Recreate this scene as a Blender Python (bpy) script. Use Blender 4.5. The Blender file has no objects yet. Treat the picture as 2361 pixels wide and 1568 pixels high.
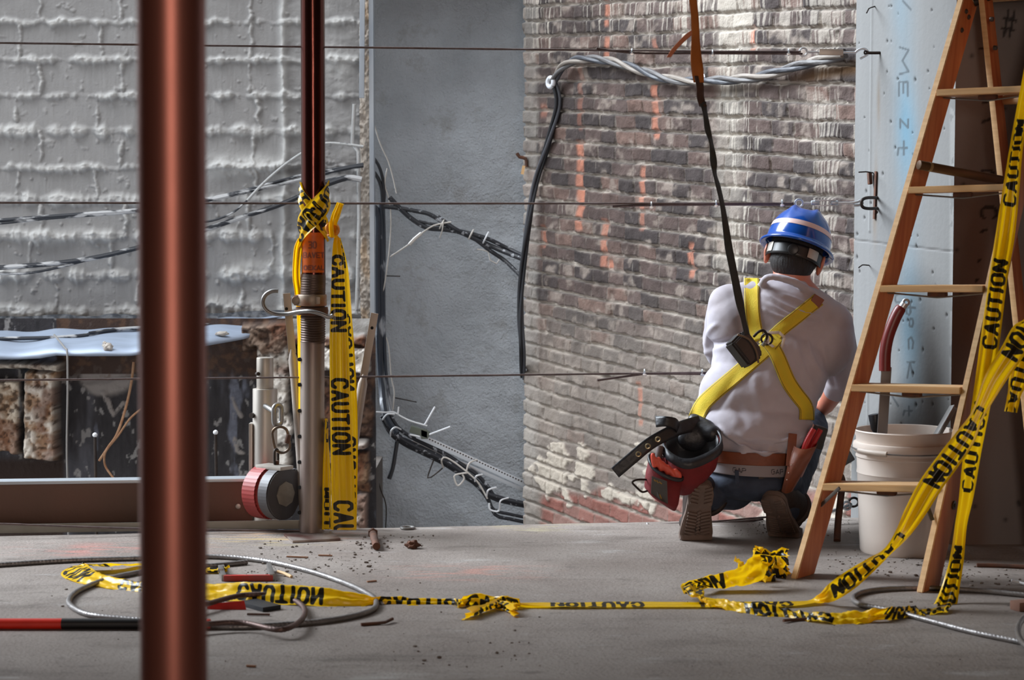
import bpy, bmesh, math, random
import numpy as np
from mathutils import Vector, Matrix, Quaternion, noise as mnoise
random.seed(7); rng = np.random.RandomState(7)
SC = bpy.context.scene
COL = SC.collection
# ---------------------------------------------------------------- camera
FPX = 4500.0; CX = 1180.5; CY = 784.0; PITCH = math.atan(284.0/FPX); CAMZ = 1.0
cam_d = bpy.data.cameras.new('camera'); cam = bpy.data.objects.new('camera', cam_d); COL.objects.link(cam)
cam_d.sensor_width = 36.0; cam_d.lens = 36.0*FPX/2361.0
cam.location = (0, 0, CAMZ); cam.rotation_euler = (math.pi/2-PITCH, 0, 0)
cam_d.dof.use_dof = True; cam_d.dof.focus_distance = 6.9; cam_d.dof.aperture_fstop = 6.3
cam_d.clip_start = 0.05
SC.camera = cam
# ---------------------------------------------------------------- sky and exposure
SC.view_settings.view_transform = 'Standard'; SC.view_settings.look = 'None'
SC.view_settings.gamma = 1.0; SC.view_settings.use_curve_mapping = False
SC.view_settings.exposure = 0.52
world = bpy.data.worlds.new('sky'); SC.world = world; world.use_nodes = True
_nt = world.node_tree; _nt.nodes.clear()
_bg = _nt.nodes.new('ShaderNodeBackground'); _wo = _nt.nodes.new('ShaderNodeOutputWorld')
_bg.inputs[0].default_value = (0.93, 0.96, 1.0, 1); _bg.inputs[1].default_value = 0.9
_nt.links.new(_bg.outputs[0], _wo.inputs[0])
def lamp(name, kind, loc, rot, energy, color, size=None, size_y=None):
    l = bpy.data.lights.new(name, kind); l.energy = energy; l.color = color
    if kind == 'AREA':
        l.shape = 'RECTANGLE'; l.size = size; l.size_y = size_y or size
    if kind == 'SUN': l.angle = size
    o = bpy.data.objects.new(name, l); COL.objects.link(o); o.location = loc; o.rotation_euler = rot
    return o
# bright overcast daylight falling into the gap between the buildings, from the upper left
def sun(name, d, e, col, ang):
    o = lamp(name, 'SUN', (0, 0, 10), (0, 0, 0), e, col, math.radians(ang)); o.rotation_euler = Vector(d).to_track_quat('-Z', 'Y').to_euler(); return o
sun('daylight', (0.42, 0.46, -1.0), 1.2, (0.97, 0.98, 1.0), 30)
# open sky above the far buildings, reaching in under the ceiling
sun('sky_glow', (1.15, -0.34, -1.0), 7.2, (0.84, 0.92, 1.0), 34)
# a window opening at the back of the storey, behind the camera
lamp('rear_window', 'AREA', (0.6, -4.6, 1.7), (math.radians(90), 0, 0), 105, (1.0, 0.80, 0.68), 1.1, 2.2)

# ---------------------------------------------------------------- helpers
_F = np.array([0, math.cos(PITCH), -math.sin(PITCH)]); _U = np.array([0, math.sin(PITCH), math.cos(PITCH)])
_O = np.array([0, 0, CAMZ])
def W(px, py, Y):
    d = _F + np.array([1, 0, 0])*(px-CX)/FPX + _U*(CY-py)/FPX
    return Vector(_O + d*(Y/d[1]))
def G(px, py, z=0.0):
    d = _F + np.array([1, 0, 0])*(px-CX)/FPX + _U*(CY-py)/FPX
    return Vector(_O + d*((z-CAMZ)/d[2]))
def proj(X, Y, Z):
    d = Y*_F[1] + (Z-CAMZ)*_F[2]; u = Y*_U[1] + (Z-CAMZ)*_U[2]
    return CX + FPX*X/d, CY - FPX*u/d
def lin(c): c = c/255.0; return c/12.92 if c <= 0.04045 else ((c+0.055)/1.055)**2.4
def RGB(r, g, b): return (lin(r), lin(g), lin(b), 1.0)

_perm = np.random.RandomState(3).rand(256, 256)
def vnoise(x, y, seed=0):
    x = np.asarray(x, float)+seed*17.31; y = np.asarray(y, float)+seed*7.77
    xi = np.floor(x).astype(int); yi = np.floor(y).astype(int); fx = x-xi; fy = y-yi
    fx = fx*fx*(3-2*fx); fy = fy*fy*(3-2*fy)
    a = _perm[xi & 255, yi & 255]; b = _perm[(xi+1) & 255, yi & 255]; c = _perm[xi & 255, (yi+1) & 255]; d = _perm[(xi+1) & 255, (yi+1) & 255]
    return (a*(1-fx)+b*fx)*(1-fy)+(c*(1-fx)+d*fx)*fy
def fbm(x, y, seed=0, o=4):
    s = 0; a = 0.5; t = 0
    for i in range(o):
        s = s+a*vnoise(x*2**i, y*2**i, seed+i*5); t += a; a *= 0.5
    return s/t
def sstep(a, b, x):
    t = np.clip((x-a)/(b-a), 0, 1); return t*t*(3-2*t)

def tag(o, label=None, cat=None, group=None, kind=None):
    if label: o['label'] = label
    if cat: o['category'] = cat
    if group: o['group'] = group
    if kind: o['kind'] = kind
    return o
def empty(name, loc=(0, 0, 0), label=None, cat=None, group=None):
    o = bpy.data.objects.new(name, None); o.empty_display_size = 0.1; COL.objects.link(o); o.location = loc
    return tag(o, label, cat, group)
def link_mesh(name, me, mat=None, parent=None, smooth=True):
    o = bpy.data.objects.new(name, me); COL.objects.link(o)
    if mat is not None:
        for m in (mat if isinstance(mat, (list, tuple)) else [mat]): me.materials.append(m)
    if smooth:
        me.polygons.foreach_set('use_smooth', [True]*len(me.polygons))
    if parent is not None:
        o.parent = parent; o.location = -Vector(parent_world(parent))
    return o
def parent_world(p):
    v = Vector((0, 0, 0))
    while p is not None:
        v += p.location; p = p.parent
    return v
class MB:
    """collects shapes, built as ONE mesh in world coordinates"""
    def __init__(s): s.bm = bmesh.new()
    def box(s, c, size, rot=None, bev=0.0, mi=0):
        b = bmesh.new(); bmesh.ops.create_cube(b, size=1.0)
        bmesh.ops.scale(b, vec=size, verts=b.verts)
        if bev: bmesh.ops.bevel(b, geom=b.edges[:], offset=bev, segments=2, affect='EDGES', profile=0.7)
        M = Matrix.Translation(Vector(c))
        if rot is not None: M = M @ (rot.to_4x4() if hasattr(rot, 'to_4x4') else Matrix(rot).to_4x4())
        bmesh.ops.transform(b, matrix=M, verts=b.verts); s._take(b, mi); return s
    def bar(s, a, b_, wdir, w, t, bev=0.0, mi=0):
        """rectangular bar from a to b; w along wdir (made perpendicular), t across"""
        a = Vector(a); b_ = Vector(b_); ax = (b_-a); L = ax.length; ax.normalize()
        wd = Vector(wdir); wd = (wd-ax*wd.dot(ax)).normalized(); td = ax.cross(wd)
        R = Matrix((wd, td, ax)).transposed()
        return s.box((a+b_)/2, (w, t, L), R, bev, mi)
    def _take(s, b, mi=0):
        for f in b.faces: f.material_index = mi
        me = bpy.data.meshes.new('tmp'); b.to_mesh(me); b.free(); s.bm.from_mesh(me); bpy.data.meshes.remove(me)
    def poly(s, verts, faces, mi=0):
        vs = [s.bm.verts.new(v) for v in verts]
        for f in faces:
            try:
                q = s.bm.faces.new([vs[i] for i in f]); q.material_index = mi
            except ValueError: pass
        return s
    def prism(s, pts, thick, origin, ux, uy, bev=0.0, mi=0):
        """2-D outline in the ux/uy plane given thickness along ux x uy, centred"""
        b = bmesh.new(); ux = Vector(ux).normalized(); uy = Vector(uy).normalized(); n = ux.cross(uy); o = Vector(origin)
        vs = [b.verts.new(o+ux*p[0]+uy*p[1]-n*thick/2) for p in pts]
        f = b.faces.new(vs); r = bmesh.ops.extrude_face_region(b, geom=[f])
        bmesh.ops.translate(b, vec=n*thick, verts=[v for v in r['geom'] if isinstance(v, bmesh.types.BMVert)])
        bmesh.ops.recalc_face_normals(b, faces=b.faces)
        if bev: bmesh.ops.bevel(b, geom=b.edges[:], offset=bev, segments=2, affect='EDGES')
        s._take(b, mi); return s
    def tube(s, pts, r, n=12, cap=True, mi=0, strands=0, twist=0.0, depth=0.12, closed=False):
        pts = [Vector(p) for p in pts]; m = len(pts)
        rr = r if isinstance(r, (list, tuple, np.ndarray)) else [r]*m
        t0 = (pts[1]-pts[0]).normalized(); up = Vector((0, 0, 1)) if abs(t0.z) < 0.9 else Vector((1, 0, 0))
        nrm = (up-t0*up.dot(t0)).normalized(); rings = []; L = 0; prev = t0
        for i, p in enumerate(pts):
            t = (pts[min(i+1, m-1)]-pts[max(i-1, 0)])
            t = t.normalized() if t.length > 1e-9 else prev
            q = prev.rotation_difference(t); nrm = q @ nrm; nrm = (nrm-t*nrm.dot(t)).normalized(); prev = t
            bn = t.cross(nrm)
            if i: L += (p-pts[i-1]).length
            ring = []
            for k in range(n):
                a = 2*math.pi*k/n; q_ = rr[i]
                if strands: q_ *= 1-depth*(0.5+0.5*math.cos(strands*(a-twist*L)))**2
                ring.append(s.bm.verts.new(p+nrm*math.cos(a)*q_+bn*math.sin(a)*q_))
            rings.append(ring)
        for i in range(m-1):
            for k in range(n):
                f = s.bm.faces.new((rings[i][k], rings[i][(k+1) % n], rings[i+1][(k+1) % n], rings[i+1][k])); f.material_index = mi
        if cap:
            for rg, rev in ((rings[0], True), (rings[-1], False)):
                f = s.bm.faces.new(rg[::-1] if rev else rg); f.material_index = mi
        return s
    def cyl(s, a, b, r, n=24, r2=None, mi=0, bev=0.0):
        r2 = r if r2 is None else r2
        a = Vector(a); b = Vector(b)
        if bev:
            d = (b-a).normalized()
            return s.tube([a, a+d*bev*0.3, a+d*bev, b-d*bev, b-d*bev*0.3, b], [r-bev, r-bev*0.3, r, r2, r2-bev*0.3, r2-bev], n, True, mi)
        return s.tube([a, b], [r, r2], n, True, mi)
    def lathe(s, prof, c, axis=(0, 0, 1), n=48, mi=0, closed=False):
        c = Vector(c); ax = Vector(axis).normalized(); u = ax.orthogonal().normalized(); v = ax.cross(u); rings = []
        for (r, h) in prof:
            rings.append([s.bm.verts.new(c+ax*h+(u*math.cos(2*math.pi*k/n)+v*math.sin(2*math.pi*k/n))*max(r, 1e-5)) for k in range(n)])
        m = len(rings)
        for i in range(m-1 if not closed else m):
            A = rings[i]; B = rings[(i+1) % m]
            for k in range(n):
                f = s.bm.faces.new((A[k], A[(k+1) % n], B[(k+1) % n], B[k])); f.material_index = mi
        return s
    def torus(s, c, axis, R, r, n=32, m=12, mi=0, a0=0, a1=2*math.pi, ref=None):
        ax = Vector(axis).normalized(); u = (Vector(ref)-ax*Vector(ref).dot(ax)).normalized() if ref else ax.orthogonal().normalized(); v = ax.cross(u)
        pts = [Vector(c)+(u*math.cos(a0+(a1-a0)*k/n)+v*math.sin(a0+(a1-a0)*k/n))*R for k in range(n+1)]
        return s.tube(pts, r, m, cap=(a1-a0) < 6.28, mi=mi)
    def ball(s, c, r, sub=3, mi=0, scale=(1, 1, 1), rot=None, rough=0.0, seed=0):
        b = bmesh.new(); bmesh.ops.create_icosphere(b, subdivisions=sub, radius=1.0)
        for v in b.verts:
            k = 1+rough*(mnoise.noise(v.co*1.7+Vector((seed, seed*.3, 0)))+0.5*mnoise.noise(v.co*4.1+Vector((seed, 3, 0))))
            v.co = Vector((v.co.x*scale[0], v.co.y*scale[1], v.co.z*scale[2]))*r*k
        M = Matrix.Translation(Vector(c))
        if rot is not None: M = M @ rot.to_4x4()
        bmesh.ops.transform(b, matrix=M, verts=b.verts); s._take(b, mi); return s
    def build(s, name, mat=None, parent=None, smooth=True, label=None, cat=None, group=None, kind=None, sharp=None):
        bmesh.ops.recalc_face_normals(s.bm, faces=s.bm.faces)
        me = bpy.data.meshes.new(name); s.bm.to_mesh(me); s.bm.free()
        o = link_mesh(name, me, mat, parent, smooth)
        if smooth:
            try: me.set_sharp_from_angle(angle=math.radians(sharp or 40))
            except Exception: pass
        return tag(o, label, cat, group, kind)
def spline(P, step=0.01, closed=False):
    """Catmull-Rom through P (list of tuples of any dim), resampled roughly every step"""
    P = [np.array(p, float) for p in P]; n = len(P); out = []
    for i in range(n if closed else n-1):
        if closed: a, b, c, d = P[(i-1) % n], P[i], P[(i+1) % n], P[(i+2) % n]
        else: a, b, c, d = P[max(i-1, 0)], P[i], P[i+1], P[min(i+2, n-1)]
        k = max(1, int(np.linalg.norm((c-b)[:3])/step))
        for j in range(k):
            t = j/k; out.append(0.5*((2*b)+(-a+c)*t+(2*a-5*b+4*c-d)*t*t+(-a+3*b-3*c+d)*t**3))
    if not closed: out.append(P[-1])
    return out
def sv(P, step=0.01, closed=False): return [Vector(p[:3]) for p in spline(P, step, closed)]

# ---------------------------------------------------------------- materials
def nodemat(name):
    m = bpy.data.materials.new(name); m.use_nodes = True; nt = m.node_tree
    return m, nt, nt.nodes['Principled BSDF']
def mat(name, col, rough=0.6, metal=0.0, col2=None, scale=8.0, amt=0.5, bump=0.0, bscale=40.0, stretch=None, coat=0.0, detail=6.0, spec=0.5, trans=0.0, rvar=0.0, contrast=(0.35, 0.65)):
    m, nt, p = nodemat(name); N = nt.nodes; L = nt.links
    p.inputs['Base Color'].default_value = col; p.inputs['Roughness'].default_value = rough; p.inputs['Metallic'].default_value = metal
    p.inputs['Coat Weight'].default_value = coat; p.inputs['Specular IOR Level'].default_value = spec
    tc = N.new('ShaderNodeTexCoord'); mp = N.new('ShaderNodeMapping'); L.new(tc.outputs['Object'], mp.inputs[0])
    if stretch: mp.inputs['Scale'].default_value = stretch
    if col2 is not None:
        n = N.new('ShaderNodeTexNoise'); n.inputs['Scale'].default_value = scale; n.inputs['Detail'].default_value = detail; L.new(mp.outputs[0], n.inputs['Vector'])
        r = N.new('ShaderNodeValToRGB'); r.color_ramp.elements[0].position = contrast[0]; r.color_ramp.elements[1].position = contrast[1]
        c2 = tuple(col[i]*(1-amt)+col2[i]*amt for i in range(3))+(1,)
        r.color_ramp.elements[0].color = col; r.color_ramp.elements[1].color = c2
        L.new(n.outputs[0], r.inputs[0]); L.new(r.outputs[0], p.inputs['Base Color'])
        if rvar:
            mr = N.new('ShaderNodeMapRange'); mr.inputs[3].default_value = rough-rvar; mr.inputs[4].default_value = rough+rvar
            L.new(n.outputs[0], mr.inputs[0]); L.new(mr.outputs[0], p.inputs['Roughness'])
    if bump:
        n2 = N.new('ShaderNodeTexNoise'); n2.inputs['Scale'].default_value = bscale; n2.inputs['Detail'].default_value = 5; L.new(mp.outputs[0], n2.inputs['Vector'])
        b = N.new('ShaderNodeBump'); b.inputs['Strength'].default_value = bump; b.inputs['Distance'].default_value = 0.01
        L.new(n2.outputs[0], b.inputs['Height']); L.new(b.outputs[0], p.inputs['Normal'])
    if trans:
        p.inputs['Transmission Weight'].default_value = trans
    return m
def attrmat(name, attr, rough=0.85, bump=0.3, bscale=60, spec=0.3):
    m, nt, p = nodemat(name); N = nt.nodes; L = nt.links
    a = N.new('ShaderNodeAttribute'); a.attribute_name = attr; L.new(a.outputs['Color'], p.inputs['Base Color'])
    p.inputs['Roughness'].default_value = rough; p.inputs['Specular IOR Level'].default_value = spec
    tc = N.new('ShaderNodeTexCoord'); n2 = N.new('ShaderNodeTexNoise'); n2.inputs['Scale'].default_value = bscale; n2.inputs['Detail'].default_value = 8
    L.new(tc.outputs['Object'], n2.inputs['Vector']); b = N.new('ShaderNodeBump'); b.inputs['Strength'].default_value = bump; b.inputs['Distance'].default_value = 0.008
    L.new(n2.outputs[0], b.inputs['Height']); L.new(b.outputs[0], p.inputs['Normal'])
    return m
def gridmesh(name, P, colors=None, attr='col', floats=None, mat_=None, parent=None, smooth=True):
    """P: (h,w,3) array -> one mesh"""
    h, w, _ = P.shape; me = bpy.data.meshes.new(name)
    me.vertices.add(h*w); me.vertices.foreach_set('co', P.reshape(-1).astype(np.float32))
    i = np.arange((h-1)*(w-1)); r = i//(w-1); c = i % (w-1); a = r*w+c
    q = np.stack([a, a+1, a+w+1, a+w], 1).astype(np.int32)
    me.loops.add(q.size); me.loops.foreach_set('vertex_index', q.reshape(-1))
    me.polygons.add(len(q)); me.polygons.foreach_set('loop_start', np.arange(0, q.size, 4, dtype=np.int32))
    try: me.polygons.foreach_set('loop_total', np.full(len(q), 4, dtype=np.int32))
    except Exception: pass
    me.update(calc_edges=True)
    if colors is not None:
        A = me.color_attributes.new(attr, 'FLOAT_COLOR', 'POINT')
        cc = np.ones((h*w, 4), np.float32); cc[:, :3] = colors.reshape(-1, 3); A.data.foreach_set('color', cc.reshape(-1))
    for k, v in (floats or {}).items():
        A = me.attributes.new(k, 'FLOAT', 'POINT'); A.data.foreach_set('value', v.reshape(-1).astype(np.float32))
    return link_mesh(name, me, mat_, parent, smooth)
def C3(r, g, b): return np.array([lin(r), lin(g), lin(b)])
# ================================================================ the setting
# ---- concrete floor slab
def floor_mat():
    m, nt, p = nodemat('concrete_floor'); N = nt.nodes; L = nt.links
    tc = N.new('ShaderNodeTexCoord')
    def noise(sc, det, stretch=None, rough=0.6):
        v = tc.outputs['Object']
        if stretch:
            mp = N.new('ShaderNodeMapping'); mp.inputs['Scale'].default_value = stretch; L.new(v, mp.inputs[0]); v = mp.outputs[0]
        n = N.new('ShaderNodeTexNoise'); n.inputs['Scale'].default_value = sc; n.inputs['Detail'].default_value = det; n.inputs['Roughness'].default_value = rough
        L.new(v, n.inputs['Vector']); return n.outputs[0]
    def ramp(v, a, b, ca=(0, 0, 0, 1), cb=(1, 1, 1, 1)):
        r = N.new('ShaderNodeValToRGB'); r.color_ramp.elements[0].position = a; r.color_ramp.elements[1].position = b
        r.color_ramp.elements[0].color = ca; r.color_ramp.elements[1].color = cb; L.new(v, r.inputs[0]); return r.outputs[0]
    def mix(f, a, b):
        x = N.new('ShaderNodeMix'); x.data_type = 'RGBA'
        if hasattr(f, 'links'): L.new(f, x.inputs[0])
        else: x.inputs[0].default_value = f
        for s_, v in ((6, a), (7, b)):
            if hasattr(v, 'links'): L.new(v, x.inputs[s_])
            else: x.inputs[s_].default_value = v
        return x.outputs[2]
    c = ramp(noise(2.2, 8), 0.3, 0.7, RGB(118, 107, 100), RGB(144, 135, 128))
    c = mix(ramp(noise(14, 8, (1, 2.2, 1)), 0.56, 0.72), c, RGB(104, 95, 90))
    c = mix(ramp(noise(60, 6), 0.62, 0.7), c, RGB(80, 72, 67))
    c = mix(ramp(noise(4.5, 9, (0.45, 1.6, 1), 0.68), 0.54, 0.74), c, RGB(96, 87, 81))
    c = mix(ramp(noise(5, 4, (0.5, 1.5, 1), 0.7), 0.6, 0.8), c, RGB(168, 164, 160))
    # faded marking paint, pink and yellow
    sx = N.new('ShaderNodeSeparateXYZ'); L.new(tc.outputs['Object'], sx.inputs[0])
    def band(x0, x1, y0, y1, soft=0.12):
        o = None
        for ax, a, b, s_ in ((0, x0, x1, soft), (1, y0, y1, soft*0.6)):
            for e, sg in ((a, 1), (b, -1)):
                mr = N.new('ShaderNodeMapRange'); L.new(sx.outputs[ax], mr.inputs[0])
                mr.inputs[1].default_value = e-s_*sg; mr.inputs[2].default_value = e+s_*sg
                if o is None: o = mr.outputs[0]
                else:
                    mu = N.new('ShaderNodeMath'); mu.operation = 'MULTIPLY'; L.new(o, mu.inputs[0]); L.new(mr.outputs[0], mu.inputs[1]); o = mu.outputs[0]
        return o
    st = ramp(noise(11, 7, (0.6, 2.5, 1)), 0.48, 0.62)
    for (bx, colr) in (((-1.45, -0.95, 5.72, 5.92), RGB(205, 120, 108)), ((-0.85, -0.5, 6.0, 6.15), RGB(205, 130, 112)), ((-0.9, -0.62, 5.92, 6.1), RGB(196, 178, 96)), ((-0.28, 0.05, 5.35, 5.55), RGB(205, 130, 112)), ((-0.05, 0.2, 6.18, 6.3), RGB(190, 178, 110))):
        mu = N.new('ShaderNodeMath'); mu.operation = 'MULTIPLY'; L.new(band(*bx), mu.inputs[0]); L.new(st, mu.inputs[1])
        m2 = N.new('ShaderNodeMath'); m2.operation = 'MULTIPLY'; L.new(mu.outputs[0], m2.inputs[0]); m2.inputs[1].default_value = 0.45
        c = mix(m2.outputs[0], c, colr)
    L.new(c, p.inputs['Base Color']); p.inputs['Roughness'].default_value = 0.62; p.inputs['Specular IOR Level'].default_value = 0.35
    b = N.new('ShaderNodeBump'); b.inputs['Strength'].default_value = 0.35; b.inputs['Distance'].default_value = 0.01
    ad = N.new('ShaderNodeMath'); ad.operation = 'ADD'; L.new(noise(9, 6), ad.inputs[0]); L.new(noise(90, 4), ad.inputs[1])
    L.new(ad.outputs[0], b.inputs['Height']); L.new(b.outputs[0], p.inputs['Normal'])
    return m
M_floor = floor_mat()
# slab edge line: (-1.9, 6.03) .. (1.25, 6.50)
def edge_y(x): return 6.03+(x+1.9)*(0.44/3.15)
m = MB(); top = []; N_ = 60
xs = np.linspace(-4.0, 4.0, N_)
ey = [edge_y(x)+0.012*(vnoise(x*9, 0.3, 4)-0.5)+0.01*(vnoise(x*31, 0.3, 5)-0.5) for x in xs]
v = []; f = []
for x, e in zip(xs, ey): v += [(x, -5.5, 0), (x, e, 0), (x, e+0.01, -0.012), (x, e+0.015, -0.24), (x, -5.5, -0.24)]
for i in range(N_-1):
    for k in range(5):
        a = i*5+k; b = i*5+(k+1) % 5; f.append((a, b, b+5, a+5))
f += [(0, 1, 2, 3, 4), tuple((N_-1)*5+k for k in (4, 3, 2, 1, 0))]
m.poly(v, f); m.build('floor', M_floor, smooth=False, kind='structure')
# ---- ceiling and the enclosure of the storey (behind and above the camera)
M_dark = mat('dark_concrete', RGB(92, 84, 78), 0.9, col2=RGB(70, 62, 58), scale=3, bump=0.2)
MB().box((0, 0.35, 2.95), (8.4, 11.7, 0.25)).build('ceiling', M_dark, smooth=False, kind='structure')
MB().box((-4.1, -0.2, 1.4), (0.2, 10.6, 3.1)).build('wall_left', M_dark, smooth=False, kind='structure')  # unseen wall, lengthened to keep sky light off the near floor
MB().box((4.1, 0.3, 1.4), (0.2, 11.6, 3.1)).build('wall_right', M_dark, smooth=False, kind='structure')
MB().box((-1.95, -5.55, 1.35), (4.3, 0.1, 2.9)).box((2.8, -5.55, 1.35), (2.6, 0.1, 2.9)).box((0.85, -5.55, 0.3), (1.4, 0.1, 0.6)).build('wall_rear', M_dark, smooth=False, kind='structure')  # unseen wall, closed to one narrow opening to darken the interior

# ---- painted block wall, thick squeezed-out mortar under grey paint
def painted_wall():
    Y0 = 9.4; s = FPX/Y0
    x0, x1, z0, z1 = -2.75, -0.715, 0.44, 2.16; st = 0.0043
    xs = np.arange(x0, x1, st); zs = np.arange(z0, z1, st); X, Z = np.meshgrid(xs, zs)
    PX, PY = proj(X, np.full_like(X, Y0), Z)
    H = np.zeros_like(X)
    wob = (fbm(X*3, Z*2, 1)-0.5)*10
    rows = [-32, 51, 138, 220, 303, 386, 460, 544, 634, 718]
    patch = sstep(630, 670, PX)  # rough pilaster at the right
    def bead(d, along, seed, w0, amp):
        n = fbm(along*0.035, along*0+seed, seed, 3); n2 = vnoise(along*0.11, along*0+seed*1.7, seed+9)
        w = w0*(0.35+1.5*np.clip(n-0.25, 0, 1)+0.35*n2); a = amp*np.clip((n-0.3)*2.6+0.35*n2, 0.06, 1.2)
        d = d+(vnoise(along*0.045, along*0+seed, seed+3)-0.5)*9+(vnoise(along*0.16, along*0, seed+4)-0.5)*1.8
        lump = 0.7+0.6*fbm(PX*0.085, PY*0.12, seed+2, 3)
        return a*np.exp(-np.abs(d/w)**3.6)*lump
    for i, y in enumerate(rows):
        big = {4: 1.5, 6: 1.6, 7: 1.5, 8: 1.7, 9: 1.7}.get(i, 1.0)
        H = np.maximum(H, bead(PY-y-wob*0.4, PX, i+1, 8*big, 0.024*(0.8+0.3*big)))
    joints = {0: (94, 281, 580), 1: (45, 234, 578), 2: (94, 283, 577), 3: (36, 225, 596), 4: (92, 279, 585), 5: (40, 222, 590), 6: (95, 290, 570), 7: (70, 255, 628), 8: (130, 320, 560)}
    for i in range(9):
        ins = (PY > rows[i]-2) & (PY < rows[i+1]+2)
        for k, jx in enumerate(joints[i]):
            H = np.maximum(H, np.where(ins, bead(PX-jx-(fbm(Z*4, X*0, 30+i)-0.5)*8, PY*1.3+i*331, 40+i*5+k, 4.6, 0.018), 0))
    # ridge of the pilaster and rough plaster beside it
    H += 0.03*np.exp(-((PX-655-(fbm(Z*5, X*0, 77)-0.5)*20)/9)**2)*(0.4+fbm(X*9, Z*9, 78))
    H += patch*(fbm(X*7, Z*12, 50)-0.5)*0.022
    for (cx, cy, rx, ry, a) in ((760, 150, 50, 40, .02), (760, 395, 60, 12, -.03), (690, 395, 40, 12, -.03), (560, 385, 90, 26, .03), (600, 620, 60, 20, .02), (150, 545, 90, 16, .02), (520, 700, 80, 14, .02)):
        H += a*np.exp(-((PX-cx)/rx)**4-((PY-cy)/ry)**2)*(0.3+1.2*fbm(X*22, Z*22, 60))
    # loose crumbs and brush marks
    cr = fbm(X*28, Z*28, 70, 3); H += 0.010*np.clip(cr-0.70, 0, 1)*6*(0.3+vnoise(X*3, Z*3, 71))
    H += (fbm(X*4, Z*4, 12)-0.5)*0.006+(fbm(X*30, Z*30, 14)-0.5)*0.0018+(vnoise(X*120, Z*14, 13)-0.5)*0.0016+(fbm(X*45, Z*60, 15)-0.5)*0.003*patch
    base = C3(143, 143, 143); c = np.ones(X.shape+(1,))*base
    t = fbm(X*2.5, Z*2.5, 21)[..., None]; c = c*(0.88+0.22*t)
    w = np.clip(H/0.03, 0, 1)[..., None]; c = c*(1-w*0.7)+C3(196, 197, 195)*w*0.7  # raised mortar coloured lighter, bead highlights painted in
    P = np.stack([X, Y0-H, Z], -1)
    gridmesh('wall_painted', P, c, mat_=attrmat('grey_wall_paint', 'col', 0.7, 0.25, 90), parent=None)
    return bpy.context.scene.objects['wall_painted']
tag(painted_wall(), kind='structure')
M_paint = mat('plain_wall_paint', RGB(165, 165, 163), 0.75, bump=0.2)
MB().box((-2.1, 9.56, 3.1), (4.9, 0.3, 1.9)).build('wall_painted_upper', M_paint, smooth=False, kind='structure')
MB().box((-4.5, 9.56, 1.25), (3.5, 0.3, 5.6)).build('wall_painted_side', M_paint, smooth=False, kind='structure')

# ---- grey stucco wall at the back of the gap
def stucco_mat():
    m, nt, p = nodemat('grey_stucco'); N = nt.nodes; L = nt.links
    tc = N.new('ShaderNodeTexCoord')
    def nz(sc, det=8, rough=0.6):
        n = N.new('ShaderNodeTexNoise'); n.inputs['Scale'].default_value = sc; n.inputs['Detail'].default_value = det; n.inputs['Roughness'].default_value = rough; L.new(tc.outputs['Object'], n.inputs['Vector']); return n.outputs[0]
    r = N.new('ShaderNodeValToRGB'); r.color_ramp.elements[0].position = 0.3; r.color_ramp.elements[1].position = 0.68
    r.color_ramp.elements[0].color = RGB(166, 172, 178); r.color_ramp.elements[1].color = RGB(192, 199, 206); L.new(nz(3.2), r.inputs[0])
    r2 = N.new('ShaderNodeValToRGB'); r2.color_ramp.elements[0].position = 0.55; r2.color_ramp.elements[1].position = 0.8; L.new(nz(5, 10, 0.72), r2.inputs[0])
    x = N.new('ShaderNodeMix'); x.data_type = 'RGBA'; L.new(r2.outputs[0], x.inputs[0]); L.new(r.outputs[0], x.inputs[6]); x.inputs[7].default_value = RGB(142, 140, 136)
    L.new(x.outputs[2], p.inputs['Base Color']); p.inputs['Roughness'].default_value = 0.9
    b = N.new('ShaderNodeBump'); b.inputs['Strength'].default_value = 1.0; b.inputs['Distance'].default_value = 0.032
    a = N.new('ShaderNodeMath'); a.operation = 'MULTIPLY_ADD'; L.new(nz(14, 8, 0.65), a.inputs[0]); a.inputs[1].default_value = 1.0
    n3 = N.new('ShaderNodeMath'); n3.operation = 'MULTIPLY'; n3.inputs[1].default_value = 0.45; L.new(nz(70, 5), n3.inputs[0]); L.new(n3.outputs[0], a.inputs[2])
    L.new(a.outputs[0], b.inputs['Height']); L.new(b.outputs[0], p.inputs['Normal'])
    return m
xs = np.arange(-1.0, 0.6, 0.01); zs = np.arange(-1.6, 4.0, 0.02); X, Z = np.meshgrid(xs, zs)
Yg = 9.8-(fbm(X*3, Z*3, 91)-0.5)*0.03-(fbm(X*12, Z*12, 92)-0.5)*0.012
tag(gridmesh('wall_stucco', np.stack([X, Yg, Z], -1), mat_=stucco_mat()), kind='structure')

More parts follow.
